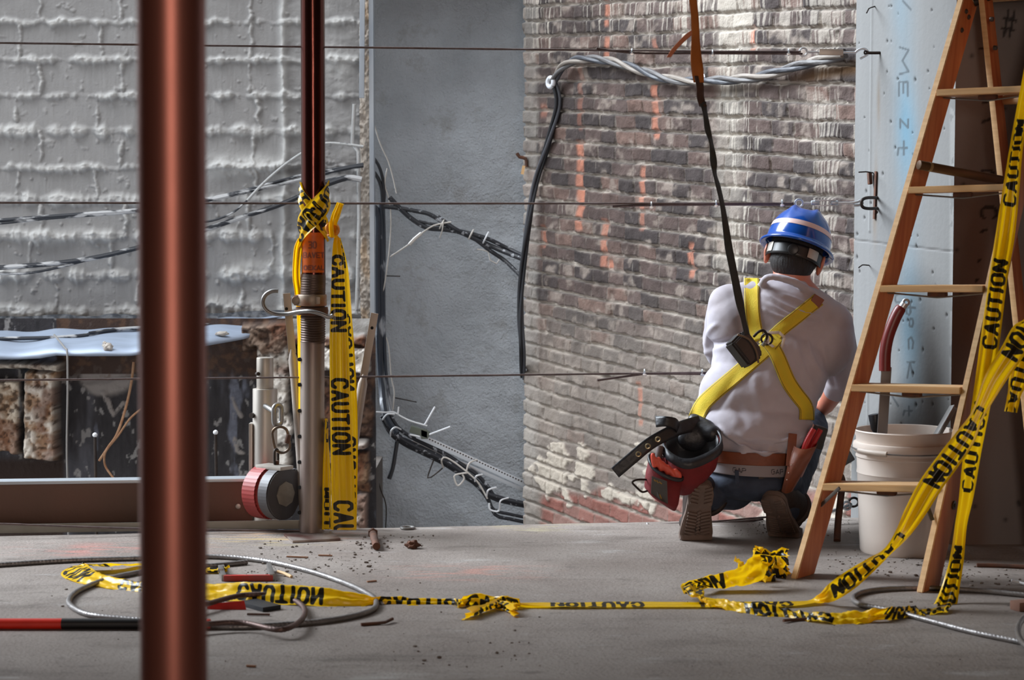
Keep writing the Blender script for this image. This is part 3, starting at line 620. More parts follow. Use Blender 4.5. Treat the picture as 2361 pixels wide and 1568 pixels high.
# ================================================================ the torn-open wall below the painted one
def pit_wall():
    Y0 = 9.12; st = 0.0055
    x0 = W(-120, 784, Y0).x; x1 = W(866, 784, Y0).x
    xs = np.arange(x0, x1, st); zs = np.arange(-0.75, 0.528, st); X, Z = np.meshgrid(xs, zs)
    PX, PY = proj(X, np.full_like(X, Y0), Z); H = np.zeros_like(X)
    def lp(a, b, t): return a*(1-t[..., None])+b*t[..., None]
    col = np.ones(X.shape+(1,))*C3(52, 50, 52); f1 = fbm(X*5, Z*5, 101); f2 = fbm(X*30, Z*30, 102); f3 = fbm(X*12, Z*2, 103)
    col = lp(col, C3(84, 84, 90), sstep(0.5, 0.75, f3)*0.7); H += (f2-0.5)*0.012+(fbm(X*70, Z*30, 106)-0.5)*0.008
    col = col*(0.65+0.7*fbm(X*60, Z*14, 107))[..., None]; col = lp(col, C3(150, 148, 146), sstep(0.66, 0.72, fbm(X*34, Z*20, 108, 5))*0.75)
    col = lp(col, C3(120, 124, 138), sstep(0.64, 0.74, fbm(X*14, Z*5, 104)-0.1*(PX < 480)+0.05*(PX > 480))*0.8*(0.4+0.9*fbm(X*40, Z*60, 114)))
    wob = (fbm(X*16, Z*16, 105)-0.5)*60
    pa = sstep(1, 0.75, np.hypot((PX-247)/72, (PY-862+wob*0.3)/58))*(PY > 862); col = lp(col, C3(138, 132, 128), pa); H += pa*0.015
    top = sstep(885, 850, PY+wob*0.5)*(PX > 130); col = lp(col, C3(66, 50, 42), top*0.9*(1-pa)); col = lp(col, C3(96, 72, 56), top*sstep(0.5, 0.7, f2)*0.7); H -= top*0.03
    bot = sstep(1055, 1075, PY)*(PX < 150); 
    def block(ax, bx, ay, by, hgt, c1, c2, sd, rag=10):
        nonlocal H, col
        w = (fbm(X*13, Z*13, sd)-0.5)*rag*3
        m = sstep(ax-4, ax+4, PX+w*0.5)*sstep(bx+4, bx-4, PX+w)*sstep(ay-4, ay+4, PY+w*0.4)*sstep(by+5, by-5, PY+w)
        lum = fbm(X*24, Z*24, sd+1); lum2 = fbm(X*55, Z*55, sd+2)
        H = np.maximum(H, m*(hgt+0.05*(lum-0.5)+0.025*(lum2-0.5)))
        c = lp(np.ones(X.shape+(1,))*c1, c2, sstep(0.35, 0.62, lum*0.6+lum2*0.4)); c = lp(c, C3(110, 66, 44), sstep(0.55, 0.7, fbm(X*7, Z*7, sd+3))*0.7); c = lp(c, C3(54, 42, 36), sstep(0.42, 0.34, lum2)*0.7)
        col = lp(col, 1, 0*m) if False else col*(1-m[..., None])+c*m[..., None]
    block(-200, 58, 872, 1040, 0.10, C3(146, 118, 92), C3(206, 194, 176), 110)
    block(68, 140, 852, 1055, 0.13, C3(168, 138, 110), C3(216, 208, 196), 120, 5)
    block(-200, 150, 832, 850, 0.16, C3(140, 128, 116), C3(190, 182, 170), 130, 5)
    block(598, 672, 785, 1075, 0.10, C3(190, 182, 170), C3(226, 222, 214), 140, 9)
    block(560, 705, 745, 805, 0.13, C3(92, 72, 60), C3(130, 112, 98), 150, 14)
    block(748, 850, 800, 852, 0.14, C3(196, 190, 180), C3(232, 228, 222), 160, 7)
    block(748, 845, 765, 795, 0.10, C3(110, 72, 54), C3(176, 150, 130), 165, 8)
    block(745, 862, 868, 1010, 0.03, C3(60, 44, 38), C3(88, 66, 52), 170, 6)
    block(816, 848, 1012, 1030, 0.17, C3(190, 182, 172), C3(222, 216, 208), 175, 4)
    block(745, 852, 1040, 1130, 0.06, C3(96, 68, 50), C3(130, 104, 82), 180, 4)
    block(745, 850, 1135, 1300, 0.08, C3(168, 160, 150), C3(192, 184, 174), 190, 3)
    pw = sstep(776, 764, PY+wob*.5)*sstep(664, 676, PX); col = lp(col, C3(164, 163, 160), pw); H = H*(1-pw)+pw*.02*fbm(X*20, Z*20, 199)
    crev = np.exp(-(np.abs(PX-61)/7)**2)*(PY > 850)*(PY < 1040); col = lp(col, C3(50, 56, 64), np.clip(crev, 0, 1)*0.9)
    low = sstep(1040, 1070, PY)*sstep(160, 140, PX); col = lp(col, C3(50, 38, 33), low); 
    for pts in ([(248, 920), (252, 932), (262, 958), (272, 945), (283, 930)], [(535, 917), (548, 945), (556, 960)], [(540, 1010), (548, 1040), (562, 1045)], [(240, 905), (243, 922)]):
        sg = [(a[0], a[1], b[0], b[1]) for a, b in zip(pts[:-1], pts[1:])]; sd = seg_sdf(PX, PY, sg, 4.0); t = sstep(1.5, -1.5, sd+wob*0.22)*(0.5+0.5*(fbm(X*50, Z*50, 109) > .42)); col = lp(col, C3(140, 134, 130), t); H += t*0.006
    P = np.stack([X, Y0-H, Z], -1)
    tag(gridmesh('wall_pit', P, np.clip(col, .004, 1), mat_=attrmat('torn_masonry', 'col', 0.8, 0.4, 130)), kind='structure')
pit_wall()
MB().box((-1.75, 9.5, -0.9), (2.2, 0.5, 1.4)).build('wall_pit_base', M_dark, smooth=False, kind='structure')

# ---- bent metal flashing at the foot of the painted wall
bk = [(-140, 748), (0, 744), (160, 740), (320, 738), (480, 734), (600, 731), (664, 728)]
fr = [(-140, 824), (0, 822), (40, 822), (90, 820), (130, 813), (200, 815), (300, 814), (380, 804), (470, 792), (560, 776), (620, 758), (668, 736)]
def interp(P, x): return float(np.interp(x, [p[0] for p in P], [p[1] for p in P]))
rows = []
xsx = np.linspace(-140, 662, 120)
Pm = np.zeros((9, 120, 3))
for j, x in enumerate(xsx):
    a = W(x, interp(bk, x), 9.33); t_ = min(1.0, max(0.0, (664-x)/250.0)); b = W(x, interp(fr, x), 8.74+0.4*(1-t_)+0.015*math.sin(x*0.02))
    for i in range(8):
        t = i/7; p = a.lerp(b, t); p.z += 0.012*math.sin(t*math.pi)+0.004*math.sin(x*0.05+t*3); Pm[i, j] = p
    Pm[8, j] = b-Vector((0, -0.006, 0.012))
M_flash = mat('galvanised_flashing', RGB(168, 182, 202), 0.5, 0.35, col2=RGB(142, 154, 172), scale=5, stretch=(1, 4, 1), bump=0.05)
o = gridmesh('flashing_sheet', Pm, mat_=M_flash); md = o.modifiers.new('t', 'SOLIDIFY'); md.thickness = 0.003
tag(o, 'bent bluish metal flashing sheet along the foot of the painted wall', 'flashing')
# black mastic strip above the sheet, torn edge
xs = np.linspace(W(-140, 700, 9.3).x, W(662, 700, 9.3).x, 260); PmB = np.zeros((8, 260, 3))
for j, x in enumerate(xs):
    px = CX+x*FPX/9.3
    yt = interp(bk, px)-10-6*vnoise(x*14, 0.2, 9); yb = interp(bk, px)+8+14*vnoise(x*22, 0.4, 8)
    for i in range(8): t = i/7; p = W(px, yt+(yb-yt)*t, 9.34-0.05*t); PmB[i, j] = (p.x, p.y-0.015*vnoise(x*40, t*5, 7), p.z)
tag(gridmesh('mastic_strip', PmB, mat_=mat('black_mastic', RGB(38, 42, 48), 0.5, col2=RGB(72, 78, 88), scale=40, bump=0.5)), 'torn black mastic strip between painted wall and metal flashing', 'sealant')
MB().ball(W(248, 801, 8.76), 0.024, 3, scale=(1, .8, .8), rough=0.5, seed=3).ball(W(243, 794, 8.78), 0.013, 3, rough=0.5, seed=5).build('mortar_lump', mat('mortar', RGB(190, 184, 176), 0.9, col2=RGB(110, 100, 92), scale=60, bump=0.6), label='lump of mortar lying on the metal flashing left of the copper-red pole', cat='rubble')
MB().ball(W(512, 769, 8.93), 0.02, 3, scale=(1.5, .8, .5), rough=0.5, seed=8).build('mortar_lump', bpy.data.materials['mortar'], label='flat mortar lump on the metal flashing between the two poles', cat='rubble')
def wire(name, pts, r, m_, label, cat='cable', n=8, group=None, extra=None, parent=None, step=0.02):
    b = MB(); b.tube(sv(pts, step), r, n)
    for e, er in (extra or []): b.tube(sv(e, step), er, n)
    return b.build(name, m_, parent, label=label, cat=cat, group=group)
wire('painted_cable', [W(-100, 782, 8.95), W(0, 781, 8.95), W(110, 779, 8.95), W(190, 774, 8.98), W(250, 762, 9.02), W(330, 756, 9.1)], 0.009, M_paintcable, 'white-crusted black cable lying along the metal flashing', extra=[([W(205, 768, 8.98), W(280, 758, 9.05), W(400, 752, 9.1), W(560, 743, 9.15), W(650, 733, 9.2)], 0.007)])
wire('hanging_wire', [W(125, 772, 8.9), W(150, 803, 8.76), W(155, 815, 8.72), W(156, 900, 8.72), W(154, 1040, 8.73), W(158, 1180, 8.75), W(157, 1260, 8.75)], 0.0045, mat('grey_wire', RGB(130, 128, 126), 0.6), 'thin grey wire hanging over the flashing edge down the pit', 'wire')
# twigs / dry stems
M_stem = mat('dry_stem', RGB(150, 108, 78), 0.8, col2=RGB(190, 160, 128), scale=40, bump=0.3)
b = MB(); b.tube(sv([W(308, 835, 8.9), W(303, 880, 8.88), W(290, 940, 8.86), W(270, 1000, 8.86), W(250, 1030, 8.87), W(229, 1062, 8.9)]), [0.007]*99 if False else 0.006, 7)
b.tube(sv([W(330, 940, 8.85), W(300, 965, 8.86), W(272, 1005, 8.86), W(250, 1032, 8.87), W(241, 1050, 8.88), W(243, 1075, 8.9), W(262, 1103, 8.9)]), 0.005, 7)
b.build('dry_stem', M_stem, label='forked dry brown stem standing in the pit left of the copper-red pole', cat='stem')
for (x, y0, nm) in ((219, 1003, 'left of the copper-red pole, beside the dry stem'), (497, 997, 'between the copper-red pole and the aluminium post')):
    t = empty('thin_rod', W(x, 1150, 8.2), 'thin white-tipped rod in the pit '+nm, 'rod')
    MB().cyl(W(x, y0, 8.2), W(x+4, 1260, 8.2), 0.0065, 10).build('rod', M_darkiron, t); MB().ball(W(x, y0, 8.2), 0.011, 2).build('tip', M_ziptie, t)
# ---- strip at the right edge of the painted wall
xs = np.arange(W(828, 400, 9.3).x, W(852, 400, 9.3).x, 0.003); zs = np.arange(0.36, 2.15, 0.004); X, Z = np.meshgrid(xs, zs)
Hh = 0.035*fbm(X*60, Z*26, 200)+0.012*(vnoise(X*90, Z*90, 201)); cc = C3(176, 168, 158)*(0.7+0.5*fbm(X*50, Z*22, 202))[..., None]; t = sstep(0.5, 0.7, fbm(X*20, Z*9, 203))[..., None]; cc = cc*(1-t*0.5)+C3(186, 156, 120)*t*0.5
Z2 = np.where(Hh > 0, Z, Z); o = gridmesh('mortar_joint_strip', np.stack([X+0.006*(vnoise(Z*30, X*0, 9)-0.5), 9.37-Hh, Z2], -1), cc, mat_=attrmat('raw_mortar', 'col', 0.9, 0.5, 120)); tag(o, kind='structure')
M_lightmetal = mat('chalky_metal', RGB(168, 174, 180), 0.6, 0.2, col2=RGB(120, 134, 150), scale=18, stretch=(1, 1, 0.2))
MB().box(((852+863)/2/FPX*9.3-CX/FPX*9.3, 9.36, 1.05), (0.021, 0.09, 2.4)).build('corner_channel', M_lightmetal, smooth=False, label='long pale metal corner channel where painted wall meets grey stucco', cat='channel')
MB().bar(W(836, -80, 9.3), W(834, 226, 9.3), (1, 0, 0), 0.024, 0.02, 0.002).build('cable_trunking', M_lightmetal, label='short flat pale trunking at the top beside the corner channel', cat='trunking')
MB().tube([W(817, 240, 9.3), W(812, 330, 9.32), W(826, 350, 9.31), W(828, 500, 9.31), W(822, 725, 9.3)], 0.009, 10).build('thin_pipe', M_whitecable, label='thin whitewashed pipe running down the edge of the painted wall', cat='pipe')
# ---- cables strung over the painted wall
C_ = 'cables strung across the painted wall'
def wc(pts, Y=9.27): return [W(x, y, Y+(0.0 if len(q) < 1 else q[0])) for x, y, *q in pts]
wire('painted_cable', wc([(-100, 516), (0, 508), (200, 493), (330, 483), (470, 463), (560, 444), (700, 412), (790, 390), (838, 382)]), 0.009, M_paintcable, 'upper pair of white-spattered cables across the painted wall', group=C_, extra=[(wc([(-100, 522), (0, 515), (120, 503), (330, 486), (480, 458), (560, 440), (700, 403), (800, 385), (838, 378)]), 0.0065)])
wire('painted_cable', wc([(-100, 622), (0, 617), (120, 608), (220, 594), (320, 571), (400, 550), (480, 527), (560, 500), (640, 474), (700, 448), (740, 424), (790, 411), (834, 415)]), 0.0115, M_paintcable, 'thick lower black cable sweeping up across the painted wall', group=C_, extra=[(wc([(-100, 634), (0, 631), (60, 630), (120, 620), (200, 600)]), 0.006), (wc([(755, 424), (800, 410), (834, 414)], 9.25), 0.014)])
wire('painted_cable', wc([(570, 462), (600, 430), (630, 402), (670, 370), (720, 340), (760, 330), (838, 338)], 9.24), 0.0065, M_whitecable, 'single whitewashed cable curving up behind the shoring post', group=C_)
wire('painted_cable', wc([(470, 512), (500, 506), (540, 488), (580, 452), (600, 430)], 9.25), 0.005, M_paintcable, 'short thin cable end below the upper pair, left of shoring post', group=C_)
# ---- dark cables in the corner beside the stucco
Yc = 9.5
V = 'dark cables in the stucco corner'
wire('vertical_cable', [W(862, 478, Yc), W(872, 500, Yc), W(871, 620, Yc), W(873, 760, Yc), W(879, 880, Yc), W(888, 955, Yc-.1), W(915, 1000, Yc-.15)], 0.0155, mat('spattered_black_pipe', RGB(40, 46, 56), 0.45, col2=RGB(160, 164, 170), scale=14, amt=0.9, contrast=(0.56, 0.64), stretch=(1, 1, .4)), 'thick black conduit going down the stucco corner', group=V, extra=[([W(884, 480, Yc), W(886, 560, Yc+.03), W(885, 700, Yc), W(890, 860, Yc), W(905, 960, Yc)], 0.008), ([W(878, 470, Yc), W(880, 600, Yc), W(880, 820, Yc), W(884, 930, Yc)], 0.009)])
wire('vertical_cable', [W(858, 360, Yc), W(872, 380, Yc), W(882, 410, Yc), W(886, 450, Yc), W(882, 485, Yc)], 0.008, M_black, 'pair of black cables looping out at the corner channel', group=V, extra=[([W(858, 392, Yc), W(872, 412, Yc), W(880, 440, Yc), W(882, 480, Yc)], 0.0095)])
wire('thin_wire', [W(858, 270, Yc), W(876, 330, Yc), W(895, 372, Yc), W(906, 410, Yc), W(914, 446, Yc)], 0.003, M_whitewire, 'loose pale wire curving down at top of the stucco corner', 'wire', 6)
wire('thin_wire', [W(893, 388, Yc), W(887, 425, Yc), W(897, 460, Yc), W(901, 500, Yc), W(899, 560, Yc), W(892, 620, Yc), W(884, 670, Yc), W(876, 705, Yc), W(884, 760, Yc), W(896, 800, Yc), W(902, 870, Yc), W(909, 905, Yc), W(905, 960, Yc), W(912, 985, Yc)], 0.0032, M_whitewire, 'long pale wire meandering down the stucco corner', 'wire', 6)
wire('thin_wire', [W(862, 1050, Yc), W(868, 1090, Yc), W(878, 1130, Yc), W(890, 1165, Yc), W(889, 1225, Yc)], 0.003, M_darkiron, 'dark thin wire hanging low beside the stucco corner', 'wire', 6)
wire('sagging_cable', [W(884, 476, Yc), W(920, 480, Yc), W(960, 487, Yc), W(990, 494, Yc), W(1020, 512, Yc), W(1050, 530, Yc), W(1090, 540, Yc), W(1130, 553, Yc), W(1180, 578, Yc), W(1212, 592, 9.4)], 0.0105, M_speck, 'upper black cable bundle sagging across the stucco', group='cables crossing the stucco',
     extra=[([W(898, 455, Yc), W(920, 478, Yc), W(950, 505, Yc), W(985, 525, Yc), W(1025, 529, Yc), W(1060, 535, Yc), W(1100, 553, Yc), W(1150, 575, Yc), W(1212, 600, 9.4)], 0.012), ([W(1010, 500, Yc), W(1050, 528, Yc-.02), W(1090, 548, Yc), W(1130, 578, Yc), W(1165, 602, Yc), W(1204, 640, 9.4)], 0.010), ([W(965, 510, Yc), W(1000, 517, Yc), W(1040, 520, Yc)], .007)])
wire('thin_wire', [W(1040, 512, Yc-.02), W(1000, 520, Yc-.02), W(970, 540, Yc), W(945, 562, Yc), W(900, 592, Yc)], 0.004, M_whitewire, 'wire tail tied off the upper sagging cables', 'wire', 6, extra=[([W(972, 538, Yc), W(955, 552, Yc), W(944, 564, Yc)], 0.009), ([W(1022, 510, Yc-.03), W(1020, 530, Yc-.03), W(1014, 548, Yc)], .003), ([W(1100, 575, Yc), W(1125, 580, Yc), W(1130, 600, Yc), W(1145, 608, Yc), W(1152, 598, Yc)], .003)])
for i, (x, y) in enumerate(((1019, 517), (1086, 541), (1120, 548))):
    MB().torus(W(x, y, Yc), (1, 0, -.5), 0.026 if i < 2 else 0.03, 0.004, 16, 6).build('cable_tie', M_ziptie if i == 2 else M_whitewire, label=['wire tie at the low point of the upper sagging cables', 'rusty wire tie in the middle of the upper sagging cables', 'white clip fixing the upper sagging cables to the stucco'][i], cat='tie')
# lower bundle
low = [(888, 955), (905, 985), (935, 1008), (975, 1028), (1020, 1050), (1060, 1075), (1095, 1098), (1120, 1125), (1140, 1150), (1175, 1160), (1213, 1168)]
ext = []
for k, (dx, dy, r_) in enumerate(((0, 10, .011), (-8, 4, .012), (10, -3, .010), (-4, 17, .008), (6, 18, .009))):
    ext.append(([W(x+dx*(1-i/12), y+dy*(1 if i < 8 else 0.2+0.35*k)+(k-2)*(4 if i > 7 else 0), Yc-.1+.01*k) for i, (x, y) in enumerate(low)], r_))
wire('cable_bundle', ext[0][0], ext[0][1], M_speck, 'lower thick black cable bundle sagging beneath the perforated metal strip', extra=ext[1:], group='cables crossing the stucco')
M_perf = mat('zinc_strip', RGB(176, 182, 188), 0.4, 0.5)
t = empty('perforated_strip', W(960, 1000, Yc), 'perforated pale metal strip running diagonally down across the stucco', 'metal strip')
a, b_ = W(962, 1003, 9.42), W(1216, 1119, 9.42)
MB().bar(a, b_, (0, 0, 1), 0.030, 0.02, 0.002).build('channel', M_perf, t); MB().bar(a+Vector((-.03, .03, -.035)), b_+Vector((0, .03, -.035)), (0, 0, 1), 0.018, 0.02, 0.002).build('lower_channel', M_perf, t)
h = MB(); ax = (b_-a).normalized(); up_ = Vector((0, -1, 0)).cross(ax)
for k in range(38): p = a+ax*(0.02+k*0.0148)+Vector((0, -.0108, 0))+up_*(-.007 if up_.z < 0 else .007); h.bar(p-ax*.0038, p+ax*.0038, (0, 0, 1), 0.006, 0.0015)
h.build('slots', M_darkiron, t)
h = MB(); h.bar(W(946, 988, 9.4), W(990, 1003, 9.4), (0, 0, 1), 0.032, 0.05, .002); h.bar(W(978, 990, 9.38), W(978, 1012, 9.38), (1, 0, 0), .03, .01, .001); h.build('bracket', mat('olive_metal', RGB(92, 98, 88), 0.5, 0.4), t)
Z = MB()
for (x, y, r_) in ((893, 952, .034), (910, 992, .028), (957, 1025, .02), (1026, 1060, .024), (1072, 1092, .036), (1104, 1102, .03), (1130, 1132, .03), (1160, 1160, .034)):
    pass
ties = [('big pair of white cable ties at the bend where the bundle leaves the corner', [([W(867, 950, 9.3), W(890, 951, 9.3), W(905, 950, 9.3), W(917, 955, 9.3)]), ([W(917, 957, 9.3), W(919, 938, 9.3)]), ([W(919, 957, 9.3), W(945, 970, 9.3), W(985, 982, 9.3)]), ([W(979, 980, 9.3), W(1003, 938, 9.3)]), ([W(882, 968, 9.3), W(893, 955, 9.25), W(910, 955, 9.25)])]),
        ('white cable tie tail sticking out right of the olive bracket', [([W(990, 1002, 9.3), W(1038, 984, 9.3)]), ([W(945, 1002, 9.3), W(968, 1007, 9.3)])]),
        ('cable tie loop just below the corner bend of the lower bundle', [([W(900, 1006, 9.3), W(902, 993, 9.25), W(912, 985, 9.25), W(924, 990, 9.3)])]),
        ('cream string loop tied around the lower bundle and perforated strip', [([W(1022, 1078, 9.3), W(1018, 1062, 9.25), W(1028, 1055, 9.25), W(1060, 1075, 9.25), W(1100, 1110, 9.25), W(1124, 1150, 9.25)]), ([W(1075, 1088, 9.25), W(1082, 1068, 9.25), W(1100, 1060, 9.3)]), ([W(1078, 1090, 9.25), W(1050, 1095, 9.25), W(1048, 1105, 9.25), W(1056, 1120, 9.25), W(1070, 1105, 9.25), W(1066, 1094, 9.25)])]),
        ('white cable tie where the lower bundle turns down', [([W(1095, 1110, 9.25), W(1098, 1098, 9.22), W(1112, 1094, 9.25)])]),
        ('white cable tie with a square head on the last bend of the bundle', [([W(1122, 1145, 9.25), W(1126, 1130, 9.22), W(1144, 1124, 9.25)])]),
        ('lowest white cable tie with a loop hanging below the bundle', [([W(1128, 1160, 9.25), W(1130, 1175, 9.25), W(1150, 1178, 9.25), W(1154, 1155, 9.22), W(1172, 1148, 9.25)])])]
for lb, ps in ties:
    b = MB()
    for q in ps: b.tube(sv(q, 0.008), 0.0042, 6)
    b.build('cable_tie', M_ziptie if 'cream' not in lb else M_whitewire, label=lb, cat='tie')
wire('cable_offcut', [W(915, 1018, 9.38), W(911, 1045, 9.38), W(905, 1080, 9.38), W(897, 1104, 9.38)], 0.011, M_black, 'short black cable offcut hanging below the lower bundle', 'cable')
wire('thin_wire', [W(1000, 1060, 9.38), W(986, 1102, 9.38), W(1005, 1092, 9.38), W(1024, 1076, 9.38)], 0.0035, M_darkiron, 'dark wire bent in a vee below the lower bundle', 'wire', 6)
for p0, p1, lb in (((884, 636), (922, 637), 'upper thin nail sticking out of the stucco'), ((905, 916), (960, 927), 'lower thin spike sticking out of the stucco')): wire('spike', [W(p0[0], p0[1], 9.82), W(p1[0], p1[1], 9.68)], 0.003, M_darkiron, lb, 'nail', 6)
t = empty('hook_bracket', W(1205, 380, 9.2), 'small rusted hook bracket with wood scrap at the brick wall corner', 'bracket')
b = MB(); b.tube(sv([W(1192, 353, 9.2), W(1198, 362, 9.2), W(1212, 366, 9.2), W(1214, 385, 9.2)]), 0.008, 8); b.build('hook', M_rust, t)
MB().bar(W(1204, 402, 9.2), W(1208, 382, 9.2), (1, 0, 0), 0.014, 0.012).build('wood_scrap', M_tread, t)

# ---- twisted service cable on the brick wall, with its insulator
path = [(1972, 126), (1930, 138), (1890, 146), (1850, 158), (1800, 172), (1760, 180), (1690, 186), (1620, 188), (1560, 182), (1490, 160), (1440, 144), (1390, 137), (1345, 141), (1315, 160), (1298, 188)]
C = [onbrick(x, y, 0.05) for x, y in path]; Cs = sv(C, 0.012); t = empty('twisted_service_cable', C[6], 'thick twisted grey service cable draped across the brick wall', 'cable')
def strand(Cs, R, r, ph, tw, taper=None):
    out = []; L = 0; up = Vector((0, 0, 1)); pr = None; nn = None
    for i, p in enumerate(Cs):
        d = (Cs[min(i+1, len(Cs)-1)]-Cs[max(i-1, 0)]).normalized()
        nn = (up-d*up.dot(d)).normalized() if nn is None else (nn-d*nn.dot(d)).normalized(); bb = d.cross(nn)
        if i: L += (p-Cs[i-1]).length
        a = ph+tw*L; out.append(p+(nn*math.cos(a)+bb*math.sin(a))*R)
    return out
for k in range(3):
    MB().tube(strand(Cs, 0.0105, 0.011, k*2.094, 13), 0.0100, 14, strands=9, twist=60, depth=0.12).build('strand', [M_black, mat('grey_cable', RGB(94, 92, 92), 0.6), mat('pale_cable', RGB(128, 120, 112), 0.6)][k] if k else mat('slate_cable', RGB(70, 72, 78), 0.55), t)
def wb(x, y, o): return W(x, y, onbrick(x, y, 0).y-o)
dn = [onbrick(1298, 190, .05), wb(1287, 240, .06), wb(1265, 325, .06), wb(1237, 412, .08), W(1221, 500, 9.08), W(1209, 580, 9.1), W(1202, 660, 9.1), W(1200, 740, 9.1), W(1204, 810, 9.12), W(1207, 870, 9.3)]
dn2 = sv(dn, 0.02)
t = empty('drop_cable', dn[4], 'black twisted drop cable hanging from the white insulator', 'cable')
for k in range(3): MB().tube(strand(dn2, 0.0095, 0.008, k*2.1, 5), 0.0078, 8).build('strand', M_black if k else bpy.data.materials['slate_cable'], t)
pI = onbrick(1296, 191, 0.06); MB().torus(pI, (BN+Vector((0.2, 0, 0))).normalized(), 0.021, 0.011, 24, 12).build('insulator_ring', mat('glazed_white', RGB(206, 210, 216), 0.2), label='white ceramic insulator ring on the brick wall', cat='insulator')
pI = onbrick(1631, 182, 0.02); MB().torus(pI, BN, 0.014, 0.007, 20, 10).build('insulator_ring', bpy.data.materials['glazed_white'], label='small white cable holder on the brick wall behind the lanyard', cat='insulator')
# ================================================================ foreground tube
pt = G(400, 1568, 0); Yp = 2.22
a = W(395, -30, Yp); b_ = W(401.5, 1600, Yp); ax = (a-b_)/(a.z-b_.z)
t = empty('steel_tube', (b_+ax*(0-b_.z)), 'blurred copper-red steel tube standing nearest, from floor to ceiling', 'tube')
lo = b_+ax*(0.0-b_.z); hi = b_+ax*(2.825-b_.z)
MB().cyl(lo+Vector((0, 0, .008)), hi, 0.0385, 48).build('tube', M_pole, t)
b = MB(); b.box(lo+Vector((0, 0, 0.004)), (0.15, 0.15, 0.008), bev=0.002); b.build('base_plate', M_pole3, t)
# ================================================================ guard cables along the slab edge
def yg(px): return 6.02+max(px, -700)*(0.40/2000.0)
def gc(pts, r=0.0036): return sv([W(x, y, yg(x)) for x, y in pts], 0.05)
def clip(parent, px, py, name='wire_clip'):
    p = W(px, py, yg(px)); m = MB(); m.torus(p, (1, 0, 0), 0.0085, 0.0026, 16, 8); m.box(p+Vector((0, -.004, -.009)), (0.013, 0.012, 0.006), bev=0.001)
    for s in (-1, 1): m.cyl(p+Vector((0, -.006*1, -.013+0*s))+Vector((0.0, 0.012*(s > 0), 0)), p+Vector((0, -.006, -.004))+Vector((0.0, .012*(s > 0), 0)), 0.004, 6)
    m.build(name, M_zinc, parent)
def guard(label, pts, clips, tails=()):
    p0 = W(pts[0][0], pts[0][1], yg(pts[0][0])); t = empty('guard_cable', p0, label, 'cable', 'guard cables along the slab edge')
    m = MB(); m.tube(gc(pts), 0.0036, 8, strands=6, twist=300, depth=0.2); m.build('rope', M_guard, t)
    for tl in tails: m = MB(); m.tube(gc(tl), 0.0036, 8); m.build('rope_tail', M_guard, t)
    for c in clips: clip(t, *c)
    return t
guard('top guard cable, running to the upper turnbuckle on the pale column', [(-1300, 84), (-200, 96.5), (800, 109), (1400, 116), (1700, 119), (1846, 119)], [(1457, 119), (1643, 122), (1818, 119)], [[(1375, 111), (1457, 122), (1643, 123), (1850, 124)]])
guard('second guard cable, passing behind the blue helmet to a turnbuckle', [(-1300, 466), (-200, 467), (800, 469), (1700, 469), (1830, 468)], [(1502, 472), (1651, 469), (1803, 467)], [[(1412, 476), (1502, 473), (1651, 472), (1830, 472)]])
guard('third guard cable, ending behind the kneeling worker', [(-1300, 894), (-200, 879), (300, 874), (900, 868), (1480, 861), (1640, 859)], [(1486, 858), (1619, 858)], [[(1377, 877), (1420, 871), (1486, 862), (1640, 863)]])
t = guard('lowest guard cable, slack along the concrete edge', [(-1300, 1240), (-700, 1222), (-200, 1203), (0, 1208), (250, 1217), (500, 1222), (750, 1225), (1000, 1224), (1200, 1221), (1400, 1216), (1490, 1211), (1640, 1203), (1760, 1193), (1880, 1186), (1940, 1172)], [(1492, 1212)], [[(1405, 1219), (1492, 1215), (1640, 1208), (1760, 1198)]])
# turnbuckles
def turnbuckle(label, x0, x1, y, yb, hook, solid):
    Y = yg(1850); c = W((x0+x1)/2, y, Y); t = empty('turnbuckle', c, label, 'turnbuckle', 'turnbuckles on the guard cables')
    P = lambda px, py, dy=0: W(px, py, Y+dy)
    m = MB(); hw = 0.0095
    if solid: m.bar(P(x0+36, y, 0), P(x1-30, yb, 0), (0, 0, 1), 0.020, 0.016, 0.003)
    else:
        for s in (-1, 1): m.bar(P(x0+36, y+s*6), P(x1-36, yb+s*6), (0, 0, 1), 0.004, 0.012, 0.001)
        m.cyl(P(x0+28, y), P(x0+46, y), 0.0085, 12, bev=.002); m.cyl(P(x1-46, yb), P(x1-30, yb), 0.0085, 12, bev=.002)
    m.build('body', M_alu if solid else M_perf, t)
    m = MB(); m.tube([P(x0+10, y), P(x0+48, y)], 0.0038, 10, strands=1, twist=0); m.torus(P(x0, y), (0, 1, 0.2), 0.0125, 0.0036, 20, 8); m.build('eye_bolt', M_zinc, t)
    m = MB(); m.tube([P(x1-48, yb), P(x1, yb)], 0.0038, 10); m.tube(sv([P(*q) for q in hook], 0.003), 0.0042, 10); m.build('hook_bolt', M_zinc, t)
turnbuckle('upper turnbuckle, solid grey body, hooked to the pale column', 1852, 1974, 120, 121, [(1972, 121), (1980, 115), (1990, 112), (1999, 116), (2001, 124), (1993, 130), (1983, 135)], True)
turnbuckle('lower turnbuckle with open frame, just above the blue helmet', 1842, 1962, 468, 468, [(1960, 468), (1975, 466), (1984, 463), (1989, 468), (1983, 473), (1968, 474)], False)
m = MB(); m.tube([W(1996, 122, yg(1850)+.0), oncol(2033, 121.5, -0.02)], 0.005, 10); m.torus(W(1997, 121, yg(1850)), (0.5, 1, 0), 0.006, 0.003, 16, 8); m.build('anchor_eye', M_darkiron, label='dark anchor rod joining the upper turnbuckle to the column', cat='anchor')
